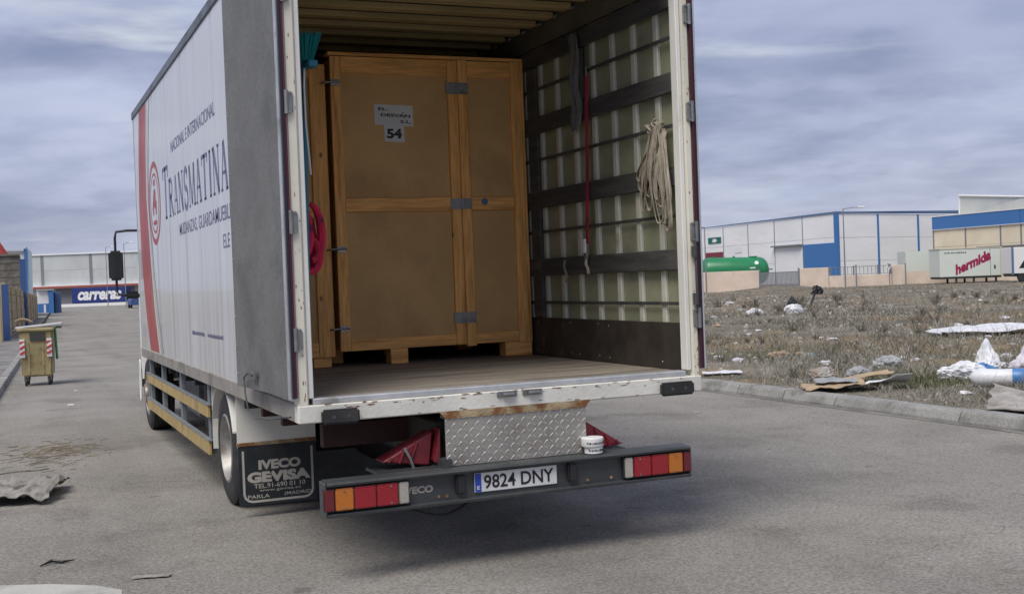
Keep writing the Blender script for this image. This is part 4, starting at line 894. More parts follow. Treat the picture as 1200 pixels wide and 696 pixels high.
rs = thing('ratchet_strap', 'red ratchet strap hanging from the lashing rail on the right wall', 'strap', (1.18, 1.25, 1.7))
MB().ribbon([(1.172, 1.203 + .085 * t + .004 * math.sin(9 * t), 3.075 - 1.24 * t) for t in [i / 16 for i in range(17)]], (0, .046, .004), .004).build('webbing', 'red_web', rs)
MB().tube([(1.20, 1.203, 3.125), (1.186, 1.203, 3.135), (1.168, 1.203, 3.12), (1.170, 1.203, 3.06)], .007, 8).build('hook', 'steel', rs, smooth=True)
rt = MB().obox((1.163, 1.292, 1.815), (.012, 0, 0), (0, .026, 0), (0, 0, .055)).build('ratchet', 'steel', rs, bev=.006)
MB().obox((1.146, 1.286, 1.85), (.006, 0, .004), (0, .022, 0), (0, 0, .05)).build('ratchet_handle', 'white_plastic', rt, bev=.004)
MB().tube([(1.165, 1.292, 1.77), (1.16, 1.30, 1.72), (1.168, 1.285, 1.685), (1.176, 1.295, 1.652)], .012, 8).build('ratchet_tail', 'beige_web', rs, smooth=True)
MB().ribbon([(1.176, 1.68 + .02 * math.sin(6 * t), 1.76 - .17 * t) for t in [i / 8 for i in range(9)]], (0, .035, .0), .004).build('strap_scrap', 'beige_web', rs, smooth=True)

def fcl(u, v):
    y = 1.465 - .15 * u - .015 * math.sin(9 * v); z = 3.40 - .66 * v + .05 * nz3((u * 3, v * 2, 0), 2, 3) * v - (.05 * abs(math.sin(7 * u)) * (v > .97))
    return (1.160 + .012 * math.sin(12 * u + 3 * v) + .006 * nz3((u, v, 1), 5), y + .02 * nz3((v, u, 0), 4, 1), z)
mb = MB(); nu, nv = 12, 24
vs = [Vector(fcl(i / nu, j / nv)) for j in range(nv + 1) for i in range(nu + 1)]; vs2 = [p + Vector((.004, 0, 0)) for p in vs]; n = len(vs); w = nu + 1
mb.add(vs + vs2, [f for j in range(nv) for i in range(nu) for f in ((j * w + i, j * w + i + 1, j * w + i + 1 + w, j * w + i + w), (n + j * w + i + w, n + j * w + i + 1 + w, n + j * w + i + 1, n + j * w + i))])
tag(mb.build('hanging_cloth', 'grey_cloth', smooth=True), 'ragged dark grey cloth strip hanging over the upper load boards', 'cloth')

# wheel chocks kept behind the bumper
def chock(label, p_tip, p_top, p_bot, y0, y1, latch):
    """triangular wedge with ribbed flank; points in x,z"""
    t = thing('wheel_chock', label, 'wheel chock', (p_bot[0], (y0 + y1) / 2, p_bot[1]), 'red wheel chocks behind the rear bumper')
    a, b, c = (Vector((p[0], 0, p[1])) for p in (p_tip, p_top, p_bot))
    MB().prism([(p.x, y0, p.z) for p in (a, b, c)], (0, y1 - y0, 0)).build('wedge', 'chock_red', t, bev=.008)
    cen = (a + b + c) / 3
    for k in (.12, .40, .68):
        p = a + (b - a) * k + (cen - a - (b - a) * k) * .12; q = a + (c - a) * max(.1, k * .8) + (cen - a) * .05
        MB().tube([(p.x, y0 - .004, p.z), (q.x, y0 - .004, q.z)], .010, 6).build('flank_rib', 'chock_red', t)
    d = (b - a)
    MB().obox((a + d * .5 + Vector((0, (y0 + y1) / 2, 0))).to_tuple(), tuple(d * .46), (0, (y1 - y0) * .30, 0), tuple(Vector((-d.z, 0, d.x)).normalized() * .004)).build('running_face', 'chock_red', t)
    bpy.context.view_layer.update()
    if latch:
        p = a + d * .42
        MB().tube([(p.x, y0 - .012, p.z + .01), (p.x + .03, y0 - .02, p.z - .05), (p.x + .055, y0 - .014, p.z - .12)], .009, 8).build('latch', 'steel', t, smooth=True)
    return t
chock('red wheel chock with steel latch lying left of the checker plate', (-.80, .62), (-.49, .772), (-.515, .578), .06, .22, True)
chock('upright red wheel chock pressed against the left edge of the checker plate', (-.50, .60), (-.452, .795), (-.45, .578), .03, .20, False)
chock('red wheel chock whose tip shows right of the checker plate', (.735, .595), (.445, .775), (.46, .578), .03, .20, False)
B(-.84, -.43, .02, .26, .555, .574).build('chock_tray', 'dark_steel', T); B(.43, .74, .02, .26, .555, .574).build('chock_tray', 'dark_steel', T)

tb = thing('plastic_tub', 'two white printed plastic tubs stacked on the rear bumper', 'tub', (.475, -.07, .572))
t1 = MB().lathe([(0, 0), (.05, 0), (.056, .004), (.058, .040), (.06, .042)], (.477, -.068, .5725), (0, 0, 1), 24).build('tub', 'white_plastic', tb, smooth=True)
t2 = MB().lathe([(.06, 0), (.066, .001), (.068, .004), (.068, .05), (.064, .054), (0, .054)], (.472, -.066, .6155), (0, 0, 1), 24).build('tub', 'white_plastic', tb, smooth=True)
for rr, z0, z1, o, cx, cy in ((.0592, .590, .606, t1, .477, -.068), (.0684, .632, .652, t2, .472, -.066)):
    mb = MB(); t = R(215)
    while t < R(325):
        w = R(random.uniform(4, 8)); h = random.uniform(.4, 1)
        mb.add([(cx + rr * math.cos(q), cy + rr * math.sin(q), zz_) for zz_ in (z0, z0 + (z1 - z0) * h) for q in (t, t + w)], [(0, 1, 3, 2)]); t += w + R(random.uniform(2, 5))
    tag(mb.build('print', 'ink', o), kind='stuff')

# ================================================================== beyond the road: buildings, walls, vehicles
class Wall:
    """frame along a wall: s metres from A towards B, z up, d metres out of its front (towards the camera side)"""
    def __init__(s, A, Bp):
        s.A = Vector((*A, 0)); s.u = (Vector((*Bp, 0)) - s.A).normalized(); n = Vector((s.u.y, -s.u.x, 0))
        s.n = n if n.dot(Vector((CAMX, CAMY, 0)) - s.A) > 0 else -n
    def p(s, a, z, d=0.0): q = s.A + s.u * a + s.n * d; return Vector((q.x, q.y, z))
    def box(s, mb, a0, a1, z0, z1, d0, d1, z1b=None):
        z1b = z1 if z1b is None else z1b
        return mb.hexa([s.p(a0, z0, d0), s.p(a1, z0, d0), s.p(a1, z0, d1), s.p(a0, z0, d1), s.p(a0, z1, d0), s.p(a1, z1b, d0), s.p(a1, z1b, d1), s.p(a0, z1, d1)])
    def part(s, name, m_, par, a0, a1, z0, z1, d0, d1, z1b=None, bev=0.0): return s.box(MB(), a0, a1, z0, z1, d0, d1, z1b).build(name, m_, par, bev=bev)
def bays(W, par, cuts, z0, ztop, rows, m_, trim, tw=.14):
    """cladding bay by bay: separate panels with open joints, a pilaster between bays"""
    for a0, a1 in zip(cuts, cuts[1:]):
        zt = min(ztop(a0), ztop(a1)); h = (zt - z0) / rows
        for r in range(rows):
            last = r == rows - 1
            W.part('wall_panel', m_, par, a0 + .06, a1 - .06, z0 + r * h + .012, (ztop(a0) if last else z0 + (r + 1) * h - .012), 0.0, .06 + .006 * ((r * 7 + int(a0 * 3)) % 3), ztop(a1) if last else None)
    for a in cuts: W.part('pilaster', trim, par, a - tw / 2, a + tw / 2, z0, ztop(a) - .01, .0, .10)

wa = thing('white_warehouse', 'white panelled warehouse with blue edge trim and a large blue wall panel', 'warehouse', (80, 100, 0))
WL = Wall((69.5, 84.7), (72.0, 111.9)); WR = Wall((69.5, 84.7), (80.9, 84.2))
hl = lambda a: 6.60 - .004 * a; hr = lambda a: 6.60 - .026 * a
MB().prism([(69.56, 84.76, -.1), (92.9, 83.7, -.1), (95, 121.0, -.1), (72.75, 119.9, -.1)], (0, 0, 6.35)).build('core', 'clad_grey', wa)
bays(WL, wa, [.15, 5.8, 11.2, 16.7, 22.3, 28.0, 34.5], -.1, hl, 3, 'clad_white', 'steel_grey', .10)
bays(WR, wa, [.15, 4.7, 9.4, 14.1, 19.0, 23.4], -.1, hr, 3, 'clad_white', 'blue_paint', .22)
WL.part('roof_edge', 'steel_blue', wa, -.1, 34.6, 6.60, 6.78, -.2, .16, 6.64); WR.part('roof_edge', 'steel_blue', wa, -.1, 23.6, 6.60, 6.78, -.2, .16, 6.17)
WL.part('corner_post', 'blue_paint', wa, -.15, .22, -.1, 6.6, -.15, .14)
WL.part('blue_panel', 'blue_paint', wa, .25, 5.72, .2, 3.86, .085, .12)
WL.part('roller_door', 'clad_white', wa, 6.0, 11.1, -.1, 3.75, .085, .115); WL.part('door_canopy', 'steel_grey', wa, 5.85, 11.35, 3.80, 3.95, .0, .5)
WL.part('maroon_panel', 'maroon_panel', wa, 22.45, 26.7, 2.2, 3.72, .085, .12)
sg = WL.part('wall_sign', 'sign_green', wa, 22.8, 25.9, 4.73, 5.42, .085, .13)
mb = MB(); n = 10
mb.add([WL.p(24.3 + .55 * math.cos(2 * math.pi * i / n) * (1 + .3 * math.sin(3 * i)), 5.05 + .22 * math.sin(2 * math.pi * i / n), .135) for i in range(n)], [tuple(range(n))]); mb.build('sign_mark', 'sign_white', sg)
WL.part('wall_plate', 'sign_white', wa, 18.1, 19.7, 3.5, 4.13, .085, .10)

wb = thing('cream_warehouse', 'cream warehouse with a broad blue fascia and a raised grey roof part', 'warehouse', (82, 73, 0))
WB = Wall((76.5, 79.5), (75.45, 67.4)); c12 = lambda a: 4.58
MB().prism([(76.55, 79.4, -.1), (75.3, 65.0, -.1), (92, 63.6, -.1), (93, 78.4, -.1)], (0, 0, 5.85)).build('core', 'clad_cream', wb)
bays(WB, wb, [0, 4.4, 8.85, 11.3, 14.3], -.1, c12, 3, 'clad_cream', 'steel_grey', .16)
for a0, a1 in ((-.05, 11.27), (11.33, 14.4)): WB.part('fascia', 'blue_paint', wb, a0, a1, 4.64, 5.80, .0, .16)
WB.part('coping', 'sign_white', wb, -.08, 14.45, 5.802, 5.90, -.3, .20); WB.part('drip_edge', 'sign_white', wb, -.08, 14.45, 4.585, 4.638, .0, .20)
WB.part('door_lintel', 'steel_grey', wb, 6.0, 11.9, 2.72, 2.86, .08, .3)
mb = MB(); mb.prism([WB.p(1.9, 5.9, -1.5), WB.p(14.4, 5.9, -1.5), WB.p(14.4, 6.6, -1.5), WB.p(9.9, 6.88, -1.5), WB.p(1.9, 7.62, -1.5)], WB.n * -4); mb.build('roof_part', 'clad_grey', wb)
MB().tube([WB.p(1.85, 5.9, -1.42), WB.p(1.85, 7.66, -1.42), WB.p(10.1, 6.92, -1.42)], .09, 6).build('white_edge', 'sign_white', wb)
mb = MB(); mb.prism([WB.p(4.0, 5.91, -.9), WB.p(14.4, 5.91, -.9), WB.p(14.4, 6.55, -.9), WB.p(10.2, 6.75, -.9)], WB.n * -.4); mb.build('roof_slope', 'clad_grey', wb)

# perimeter wall of the yard
PW = Wall((46.836, 72.486), (67.362, 63.74))
def pwall(label, a0, a1, z1): 
    w = PW.part('yard_wall', 'render_pink', None, a0, a1, -.1, z1, -.22, 0.0, bev=.02); tag(w, label, 'wall', 'stretches of the yard wall')
pwall('pinkish yard wall in front of the green tank', -6.0, 4.45, 1.54)
pwall('short pinkish wall stub right of the grey yard gate', 7.62, 9.84, 1.56)
pwall('low pinkish wall topped by the open bar fence', 9.88, 14.72, .88)
pwall('long pinkish wall running behind the lettered swap body', 14.76, 34.0, 1.54)
gt = thing('yard_gate', 'grey mesh sliding gate between the pinkish yard walls', 'gate', tuple(PW.p(6, 0)))
for a in (4.52, 7.55): PW.part('gate_post', 'steel_grey', gt, a - .05, a + .05, -.1, 1.62, -.16, -.06)
for z in (.15, 1.30): PW.part('gate_rail', 'steel_grey', gt, 4.58, 7.5, z, z + .06, -.13, -.09)
for k in range(30): PW.part('gate_bar', 'steel_grey', gt, 4.60 + k * .098, 4.67 + k * .098, .21, 1.30, -.125, -.095)
fn = thing('bar_fence', 'thin dark bar fence standing on the low yard wall', 'fence', tuple(PW.p(12, .88)))
for a in (9.95, 11.82, 13.7, 14.66): PW.part('fence_post', 'steel_grey', fn, a - .05, a + .05, .88, 1.62, -.16, -.06)
for z in (.93, 1.52): PW.part('fence_rail', 'steel_grey', fn, 9.95, 14.66, z, z + .04, -.13, -.09)
for k in range(15): PW.part('fence_bar', 'steel_grey', fn, 10.1 + k * .31, 10.13 + k * .31, .97, 1.52, -.125, -.095)
def post(label, a, z1):
    w = MB().cyl(PW.p(a, -.1, .6), PW.p(a, z1, .6), .05, 8).build('steel_post', 'steel_grey'); tag(w, label, 'post', 'posts before the yard wall')
post('thin grey post before the low wall with the bar fence', 11.8, 1.7); post('thin grey post before the long pinkish wall', 15.6, 1.66)

# green tank
tk = thing('storage_tank', 'green horizontal cylindrical storage tank behind the yard wall', 'tank', (52.7, 76.5, 0))
TW = Wall((50.13, 77.605), (55.114, 75.482)); c0 = TW.p(.0, 1.62, -1.4); c1_ = TW.p(5.75, 1.50, -1.4)
ax = (c1_ - c0); Ln = ax.length
MB().lathe([(q * 1.14, w) for q, w in ((0, -.02), (.35, .02), (.68, .16), (.92, .42), (1.0, .75), (1.0, Ln - .75), (.92, Ln - .42), (.68, Ln - .16), (.35, Ln - .02), (0, Ln + .02))], c0, ax, 28).build('shell', 'tank_green', tk, smooth=True)
MB().cyl(TW.p(4.5, 2.4, -1.35), TW.p(4.5, 2.74, -1.35), .34, 18).build('manhole', 'tank_green', tk, smooth=True)
for a in (1.0, 4.0): TW.part('saddle', 'steel_grey', tk, a, a + .25, 0, .85, -2.1, -.8)
mb = MB().lathe([(.17, 0), (.17, .05), (.14, .06), (0, .06)], TW.p(4.6, 2.15, -.47), TW.n + Vector((0, 0, .5)), 16); mb.build('gauge', 'sign_white', tk)
TW.part('placard', 'sign_white', tk, 4.0, 4.45, 1.70, 1.82, -.28, -.25)
MB().cyl(TW.p(1.2, 2.6, -1.4), TW.p(1.2, 2.84, -1.4), .12, 10).build('vent', 'tank_green', tk); MB().cyl(TW.p(2.9, 2.6, -1.4), TW.p(2.9, 2.80, -1.4), .1, 10).build('vent', 'tank_green', tk)
MB().cyl(TW.p(5.6, 1.6, -1.3), TW.p(6.1, 1.6, -1.3), .06, 8).build('pipe', 'steel_grey', tk)

# swap body lettered hermida, on its legs
sw = thing('swap_body', 'pale swap body lettered hermida standing on legs in the lot', 'trailer', (63, 61.2, 0))
SW = Wall((60.943, 62.125), (65.073, 60.368))
body = SW.part('body', 'trailer_white', sw, 0, 4.5, .50, 2.55, -2.3, 0, bev=.03)
SW.part('end_frame', 'trailer_cream', sw, 4.5, 4.62, .48, 2.57, -2.33, .03, bev=.02)
SW.part('seam', 'dark_gap', body, 3.72, 3.745, .54, 2.52, .001, .006)
SW.part('top_edge', 'trailer_cream', sw, -.03, 4.63, 2.552, 2.62, -2.32, .03)
SW.part('floor_frame', 'dark_gap', sw, .05, 4.55, .36, .50, -2.2, -.06)
for a in (1.25, 2.55, 4.2):
    for d in (-.2, -2.0): SW.part('leg', 'dark_gap', sw, a - .06, a + .06, -.1, .48, d - .06, d + .06)
put_text('lettering', 'hermida', SW.p(1.15, .60, .012), SW.u + Vector((0, 0, .42)), Vector((0, 0, 1)), 2.85, .80, 'hermida_red', body, bold=.05)
mb = MB(); a = .35
while a < 1.95: w = random.uniform(.05, .13); SW.box(mb, a, a + w, 2.24, 2.24 + random.uniform(.05, .1), .004, .008); a += w + .05
tag(mb.build('small_print', 'ink', body), kind='stuff')
SW.part('pictogram', 'ink', body, 4.0, 4.12, 1.0, 1.28, .004, .008); SW.part('red_mark', 'maroon_panel', body, 4.63, 4.64, 1.3, 1.75, -1.5, -.7)
sx = thing('container', 'low pale container behind the lettered swap body', 'container', tuple(SW.p(-.5, 0, -4)))
SW.part('body', 'trailer_white', sx, -1.2, 1.5, 1.0, 2.55, -6, -4); SW.part('plinth', 'clad_cream', sx, -1.2, 1.5, -.1, 1.0, -5.9, -4.1)
# parked truck at the right edge
pt = thing('parked_truck', 'white and blue parked truck beside the lettered swap body', 'truck', (64, 56, 0))
TR = Wall((62.80, 57.0), (66.2, 55.4))
bb = TR.part('body', 'sign_white', pt, 0.06, 5.5, .62, 2.48, -2.3, 0, bev=.03); TR.part('corner_trim', 'steel_blue', pt, -.04, .06, .55, 2.5, -.12, .03)
MB().prism([TR.p(.42, 1.0, .008), TR.p(.8, 1.0, .008), TR.p(1.0, 1.72, .008), TR.p(.9, 1.74, .008)], TR.n * .004).build('emblem', 'ink', bb)
TR.part('chassis', 'dark_gap', pt, .1, 5.4, .42, .62, -2.1, -.2)
for a in (.75, 4.4):
    w = MB().lathe([(.2, 0), (.38, 0), (.40, .03), (.40, .22), (.38, .25), (.0, .25)], TR.p(a, .40, -.30), TR.n, 20).build('wheel', 'rubber', pt, smooth=True)
# street lamps
def lamp(label, base, h, arm, grp):
    b = Vector(base); t = thing('street_lamp', label, 'street lamp', tuple(b), grp)
    MB().tube([b, b + Vector((0, 0, h * .5)), b + Vector((0, 0, h))], [.06, .05, .035], 8).build('pole', 'steel_grey', t, smooth=True)
    a = Vector(arm); MB().tube([b + Vector((0, 0, h - .02)), b + Vector((0, 0, h + .06)) + a * .6, b + Vector((0, 0, h + .08)) + a], .025, 6).build('arm', 'steel_grey', t)
    c = b + Vector((0, 0, h + .08)) + a; d = a.normalized()
    MB().obox(c + d * .2, d * .26, Vector((-d.y, d.x, 0)) * .10, (0, 0, .06)).build('lamp_head', 'sign_white', t, bev=.03)
GR = 'street lamps along the roads'
lamp('grey street lamp standing at the corner of the white warehouse', (55.75, 66.49, 0), 5.95, (1.1, -.45, 0), GR)
lamp('grey street lamp before the wall with the green tank', (46.06, 70.62, 0), 4.95, (-.8, .4, 0), GR)
lamp('grey street lamp at the far end of the road before the lettered banner', (10.2, 140.2, 0), 7.5, (.7, -.3, 0), GR)
lamp('grey street lamp standing behind the truck mirror on the far road', (10.0, 165.0, 0), 8.0, (.7, -.3, 0), GR)
ys_ = thing('give_way_sign', 'tilted white triangular road sign at the end of the bar fence', 'sign', tuple(PW.p(14.2, 0)))
MB().cyl(PW.p(14.45, 0, .3), PW.p(14.45, 1.2, .3), .03, 8).build('pole', 'steel_grey', ys_)
MB().prism([PW.p(14.15, 1.75, .3), PW.p(14.75, 1.66, .3), PW.p(14.42, 1.18, .3)], PW.n * .02).build('plate', 'sign_white', ys_)
MB().prism([PW.p(14.27, 1.69, .325), PW.p(14.64, 1.635, .325), PW.p(14.43, 1.33, .325)], PW.n * .004).build('plate_centre', 'steel_grey', ys_)

# ---- left side
lw = thing('block_wall', 'tan block wall running along the left pavement behind the bin', 'wall', (-2, 60, 0))
A = Vector((-2.80, 41, 0)); Bv = Vector((-.75, 86, 0)); u = (Bv - A).normalized(); Ln = (Bv - A).length; LW = Wall((-2.80, 41), (-.75, 86)); 
nb_ = 9
for k in range(nb_):
    z = 2.17 - .5 * k / nb_
    for r in range(6): LW.part('course', 'block_wall', lw, k * Ln / nb_ + .03, (k + 1) * Ln / nb_ - .03, .08 + r * (z - .1) / 6, .08 + (r + 1) * (z - .1) / 6 - .02, -.3 , .0 + .012 * ((r + k) % 2))
LW.part('core', 'block_wall', lw, .01, Ln, 0.08, 1.6, -.28, -.02)
for k in range(nb_ + 1): LW.part('pier', 'block_wall', lw, k * Ln / nb_ - .16, k * Ln / nb_ + .16, .08, 2.2 - .5 * k / nb_, -.34, .05)
MB().box(-2.89, -2.65, 39.85, 40.1, .08, 2.12).build('blue_pillar', 'blue_dark'); tag(C.objects['blue_pillar'], 'dark blue pillar at the near end of the tan block wall', 'pillar')
mb = MB(); mb.box(-5.2, -2.92, 38.9, 39.1, .08, 1.75); tag(mb.build('low_wall', 'block_wall', bev=.02), 'low tan wall left of the dark blue pillar', 'wall')
sh = thing('board_shed', 'dark weathered board shed rising behind the tan block wall', 'shed', (-3.5, 62, .08))
B(-5.4, -2.06, 60.7, 64.0, .08, 3.74).build('core', 'dark_gap', sh)
for k in range(10): B(-5.5, -2.04 + .01 * (k % 2), 60.62, 60.69, .10 + k * .37, .10 + k * .37 + .345).build('board', 'old_timber', sh, bev=.006)
B(-2.04, -1.75, 60.56, 64.1, .08, 3.62).build('side_sheet', 'blue_dark', sh); B(-2.06, -1.98, 60.60, 60.62, .1, 3.76).build('corner_board', 'old_timber', sh)
B(-5.6, -2.0, 60.5, 64.2, 3.80, 3.9).build('roof', 'old_timber', sh)
wh = thing('white_shed', 'white sided building with a tall blue end sheet behind the board shed', 'building', (-3, 98, .08))
B(-6.0, -1.31, 96.3, 104, .08, 5.3).build('wall', 'sign_white', wh); MB().prism([(-1.30, 96.2, .08), (-.80, 96.0, .08), (-.72, 96.0, 5.15), (-1.10, 96.2, 5.68), (-1.32, 96.2, 5.35)], (0, 1.0, 0)).build('end_sheet', 'pale_blue', wh)
B(-1.32, -1.12, 96.10, 96.18, .08, 5.5).build('end_stripe', 'blue_paint', wh); B(-6.1, -1.25, 96.1, 104.2, 5.3, 5.42).build('roof', 'clad_grey', wh)
rh = thing('red_roof_house', 'red gabled roof showing at the far left above the board shed', 'house', (-5, 77, .08))
B(-8.0, -2.75, 75.4, 80, .08, 4.3).build('wall', 'block_wall', rh); MB().prism([(-8.3, 75.0, 4.25), (-2.45, 75.0, 4.25), (-3.02, 75.0, 5.25), (-5.4, 75.0, 6.9)], (0, 5.4, 0)).build('roof', 'red_print', rh)
sc = thing('site_cabin', 'white and blue site cabin at the end of the tan block wall', 'cabin', (.5, 114.5, .0))
B(-.05, .90, 113.8, 117, .95, 2.12).build('upper_wall', 'sign_white', sc); B(-.05, .90, 113.8, 117, .0, .95).build('lower_wall', 'blue_paint', sc); B(.45, .64, 113.76, 113.8, .05, .85).build('door', 'sign_white', sc)
B(.91, 1.33, 113.6, 117.2, .0, 2.2).build('blue_side', 'blue_paint', sc); B(-.1, 1.38, 113.5, 117.3, 2.2, 2.28).build('roof', 'clad_grey', sc)
cn = thing('skip_container', 'dark blue grey container standing beside the site cabin', 'container', (1.8, 115.5, 0))
B(1.45, 2.02, 114.2, 118, .0, 2.0).build('body', 'steel_blue', cn)
for k in range(4): B(1.47 + k * .15, 1.53 + k * .15, 114.14, 114.2, .1, 1.95).build('rib', 'blue_dark', cn)
mb = MB()
for k in range(60):
    p = Vector((-1.2 + random.uniform(-.6, 2.4), 100 + random.uniform(-1, 1), 1.7 + random.uniform(-.1, .35))); q = p + Vector((random.uniform(-1.2, 1.2), random.uniform(-.4, .4), random.uniform(-.2, .2)))
sp = thing('timber_pile', 'heap of long brown timbers stacked beyond the tan block wall', 'timber', (-.3, 100, .02))
for k in range(14):
    z = .12 + .17 * k + random.uniform(-.02, .02); a = Vector((-2.6 + random.uniform(-.25, .25), 99.4 + random.uniform(-.3, .3), z)); b = a + Vector((1.6 + random.uniform(-.4, .4), random.uniform(-.2, .4), random.uniform(-.06, .06)))
    MB().obox((a + b) / 2, (b - a) / 2, (0, .3, 0), (0, 0, .045)).build('timber', 'straw' if k % 2 else 'block_wall', sp)
# far hall, banner trailer, white plinth
fh = thing('grey_hall', 'long pale grey hall with overhanging upper wall closing the far road', 'hall', (20, 182, 0))
FH = Wall((0.906, 182.313), (15.693, 176.014)); t75 = lambda a: 7.65
FH.box(MB(), -1.0, 62, -.1, 7.5, -30, -.3).build('core', 'clad_grey', fh)
bays(FH, fh, [-.9, 1.5, 8.66, 15.9, 23.1, 30.3, 37.5, 44.7, 51.9, 59.1], 3.1, t75, 2, 'clad_grey', 'steel_grey', .45)
FH.part('eave', 'clad_white', fh, -1, 60, 7.65, 7.85, -.4, .25); FH.part('canopy', 'red_line', fh, -.6, 60, 2.75, 3.05, -.2, .9); FH.part('canopy_stripe', 'clad_white', fh, -.6, 60, 3.052, 3.15, -.2, .7)
for k, a in enumerate((3.2, 10.4, 17.6, 24.8, 32)): FH.part('loading_door', 'steel_grey', fh, a, a + 4.5, -.05, 2.6, -.3, -.22)
KT = Wall((5.885, 172.499), (12.765, 169.569))
ct = thing('banner_trailer', 'dark blue trailer lettered carreras parked before the grey hall', 'trailer', tuple(KT.p(3.5, 0, -1)))
kb_ = KT.part('body', 'trailer_blue', ct, -.15, 7.5, .46, 2.60, -2.4, 0, bev=.03)
put_text('lettering', 'carreras', KT.p(.7, .85, .02), KT.u, UZ, 6.2, 1.25, 'sign_white', kb_, bold=.04, shear=.25)
KT.part('chassis', 'dark_gap', ct, .2, 7.2, .28, .46, -2.2, -.2)
for a in (1.2, 5.2, 6.2): MB().lathe([(.2, 0), (.3, 0), (.32, .03), (.32, .22), (.3, .25), (0, .25)], KT.p(a, .32, -.35), KT.n, 18).build('wheel', 'rubber', ct, smooth=True)
wp = KT.part('plinth_wall', 'sign_white', None, -3.0, 7.9, -.05, .42, .3, .5); tag(wp, 'low white wall along the far end of the road', 'wall')
KT.part('plinth_end', 'sign_white', wp, -3.3, -2.75, -.05, 1.3, .2, .55)
# dark car beyond the truck
ca = thing('parked_car', 'small dark car parked beyond the front of the truck', 'car', (10.3, 128, 0))
MB().prism([(9.5, 127.2, .32), (9.5, 127.2, .8), (9.62, 127.2, 1.0), (9.8, 127.2, 1.42), (10.7, 127.2, 1.42), (10.9, 127.2, 1.0), (11.05, 127.2, .8), (11.05, 127.2, .32)], (0, 3.9, 0)).build('body', 'blue_dark', ca, bev=.06)
MB().add([(9.70, 127.19, 1.03), (10.80, 127.19, 1.03), (10.64, 127.19, 1.36), (9.86, 127.19, 1.36)], [(0, 1, 2, 3)]).build('rear_window', 'glass_dark', ca)
for x in (9.55, 10.85): B(x, x + .15, 127.17, 127.2, .72, .9).build('tail_lamp', 'lens_red', ca)
for x in (9.52, 10.84):
    for yy in (127.8, 130.3): MB().lathe([(0, 0), (.3, 0), (.31, .03), (.31, .17), (.3, .2), (0, .2)], (x, yy, .31), (1, 0, 0), 18).build('wheel', 'rubber', ca, smooth=True)

# ---- wheeled bin on the left
bn = thing('wheeled_bin', 'dirty yellow wheeled bin with red and white corner stripes', 'bin', (-2.29, 17.2, 0))
BU = Vector((.995, -.10, 0)).normalized(); BV = Vector((.10, .995, 0)); BO = Vector((-2.258, 17.06, 0))
def bp(a, b, z): return BO + BU * a + BV * b + Vector((0, 0, z))
w0, w1 = .262, .290; z0, z1 = .17, 1.02
MB().hexa([bp(-w0, 0, z0), bp(w0, 0, z0), bp(w0, .62, z0), bp(-w0, .62, z0), bp(-w1, -.06, z1), bp(w1, -.06, z1), bp(w1, .68, z1), bp(-w1, .68, z1)]).build('tub', 'bin_yellow', bn, bev=.03, seg=2)
MB().hexa([bp(-.315, -.09, 1.0), bp(.315, -.09, 1.0), bp(.315, .70, 1.0), bp(-.315, .70, 1.0), bp(-.32, -.095, 1.06), bp(.32, -.095, 1.06), bp(.32, .71, 1.06), bp(-.32, .71, 1.06)]).build('rim', 'bin_yellow', bn, bev=.015)
for a in (-.13, .12): MB().hexa([bp(a - .018, -.014, .22), bp(a + .018, -.014, .22), bp(a + .018, .01, .22), bp(a - .018, .01, .22), bp(a - .018, -.052, .80), bp(a + .018, -.052, .80), bp(a + .018, -.03, .80), bp(a - .018, -.03, .80)]).build('moulded_rib', 'bin_yellow', bn, bev=.006)
MB().obox(bp(.03, -.064, .90), BU * .13, BV * .006, (0, 0, .075)).build('slot', 'dark_gap', bn)
for a in (-.235, .228):
    sp_ = MB().obox(bp(a, -.057, .70), BU * .042, BV * .008 + Vector((0, 0, .0)), Vector((0, 0, .17)) - BV * .012).build('marker', 'sign_white', bn)
    for k in range(3):
        zc_ = .60 + k * .10
        MB().prism([bp(a - .042, -.07 - .0 * k, zc_ - .03), bp(a + .042, -.07, zc_ + .015), bp(a + .042, -.07, zc_ + .06), bp(a - .042, -.07, zc_ + .015)], BV * -.004).build('red_stripe', 'sign_red', sp_)
for a in (-.20, .20):
    for b in (.08, .54):
        cs = MB().lathe([(0, -.02), (.07, -.02), (.08, -.012), (.08, .012), (.07, .02), (0, .02)], bp(a, b, .08), BU, 16).build('castor', 'rubber', bn, smooth=True)
        MB().obox(bp(a, b + .02, .135), BU * .035, BV * .03, (0, 0, .045)).build('castor_fork', 'steel', cs)
MB().obox(bp(.335, .10, .76), BU * .02, BV * .05, (-.01, 0, .30)).build('open_lid', 'green_plastic', bn, bev=.02)
MB().tube([bp(-.31, -.0, 1.02), bp(-.40, .0, 1.02)], .02, 8).build('lift_trunnion', 'dark_steel', bn); MB().tube([bp(.31, .5, 1.05), bp(.42, .5, 1.05)], .02, 8).build('lift_trunnion', 'dark_steel', bn)
b1 = MB().obox(bp(.05, .25, 1.098), BU * .40 + Vector((0, 0, .028)), BV * .20, (-.002, 0, .018)).build('board', 'board_white', bev=.006); tag(b1, 'long pale board lying across the top of the yellow bin', 'board')
def fcb(u, v): q = bp(-.38 + .30 * u, .35 + .22 * v, 1.15 + .10 * math.sin(2.2 * u + .6) * (1 - .5 * v)); return q
cb1 = MB().sheet(fcb, 6, 5, .02).build('cardboard_sheet', 'cardboard'); tag(cb1, 'bent brown cardboard sticking out of the yellow bin', 'cardboard')

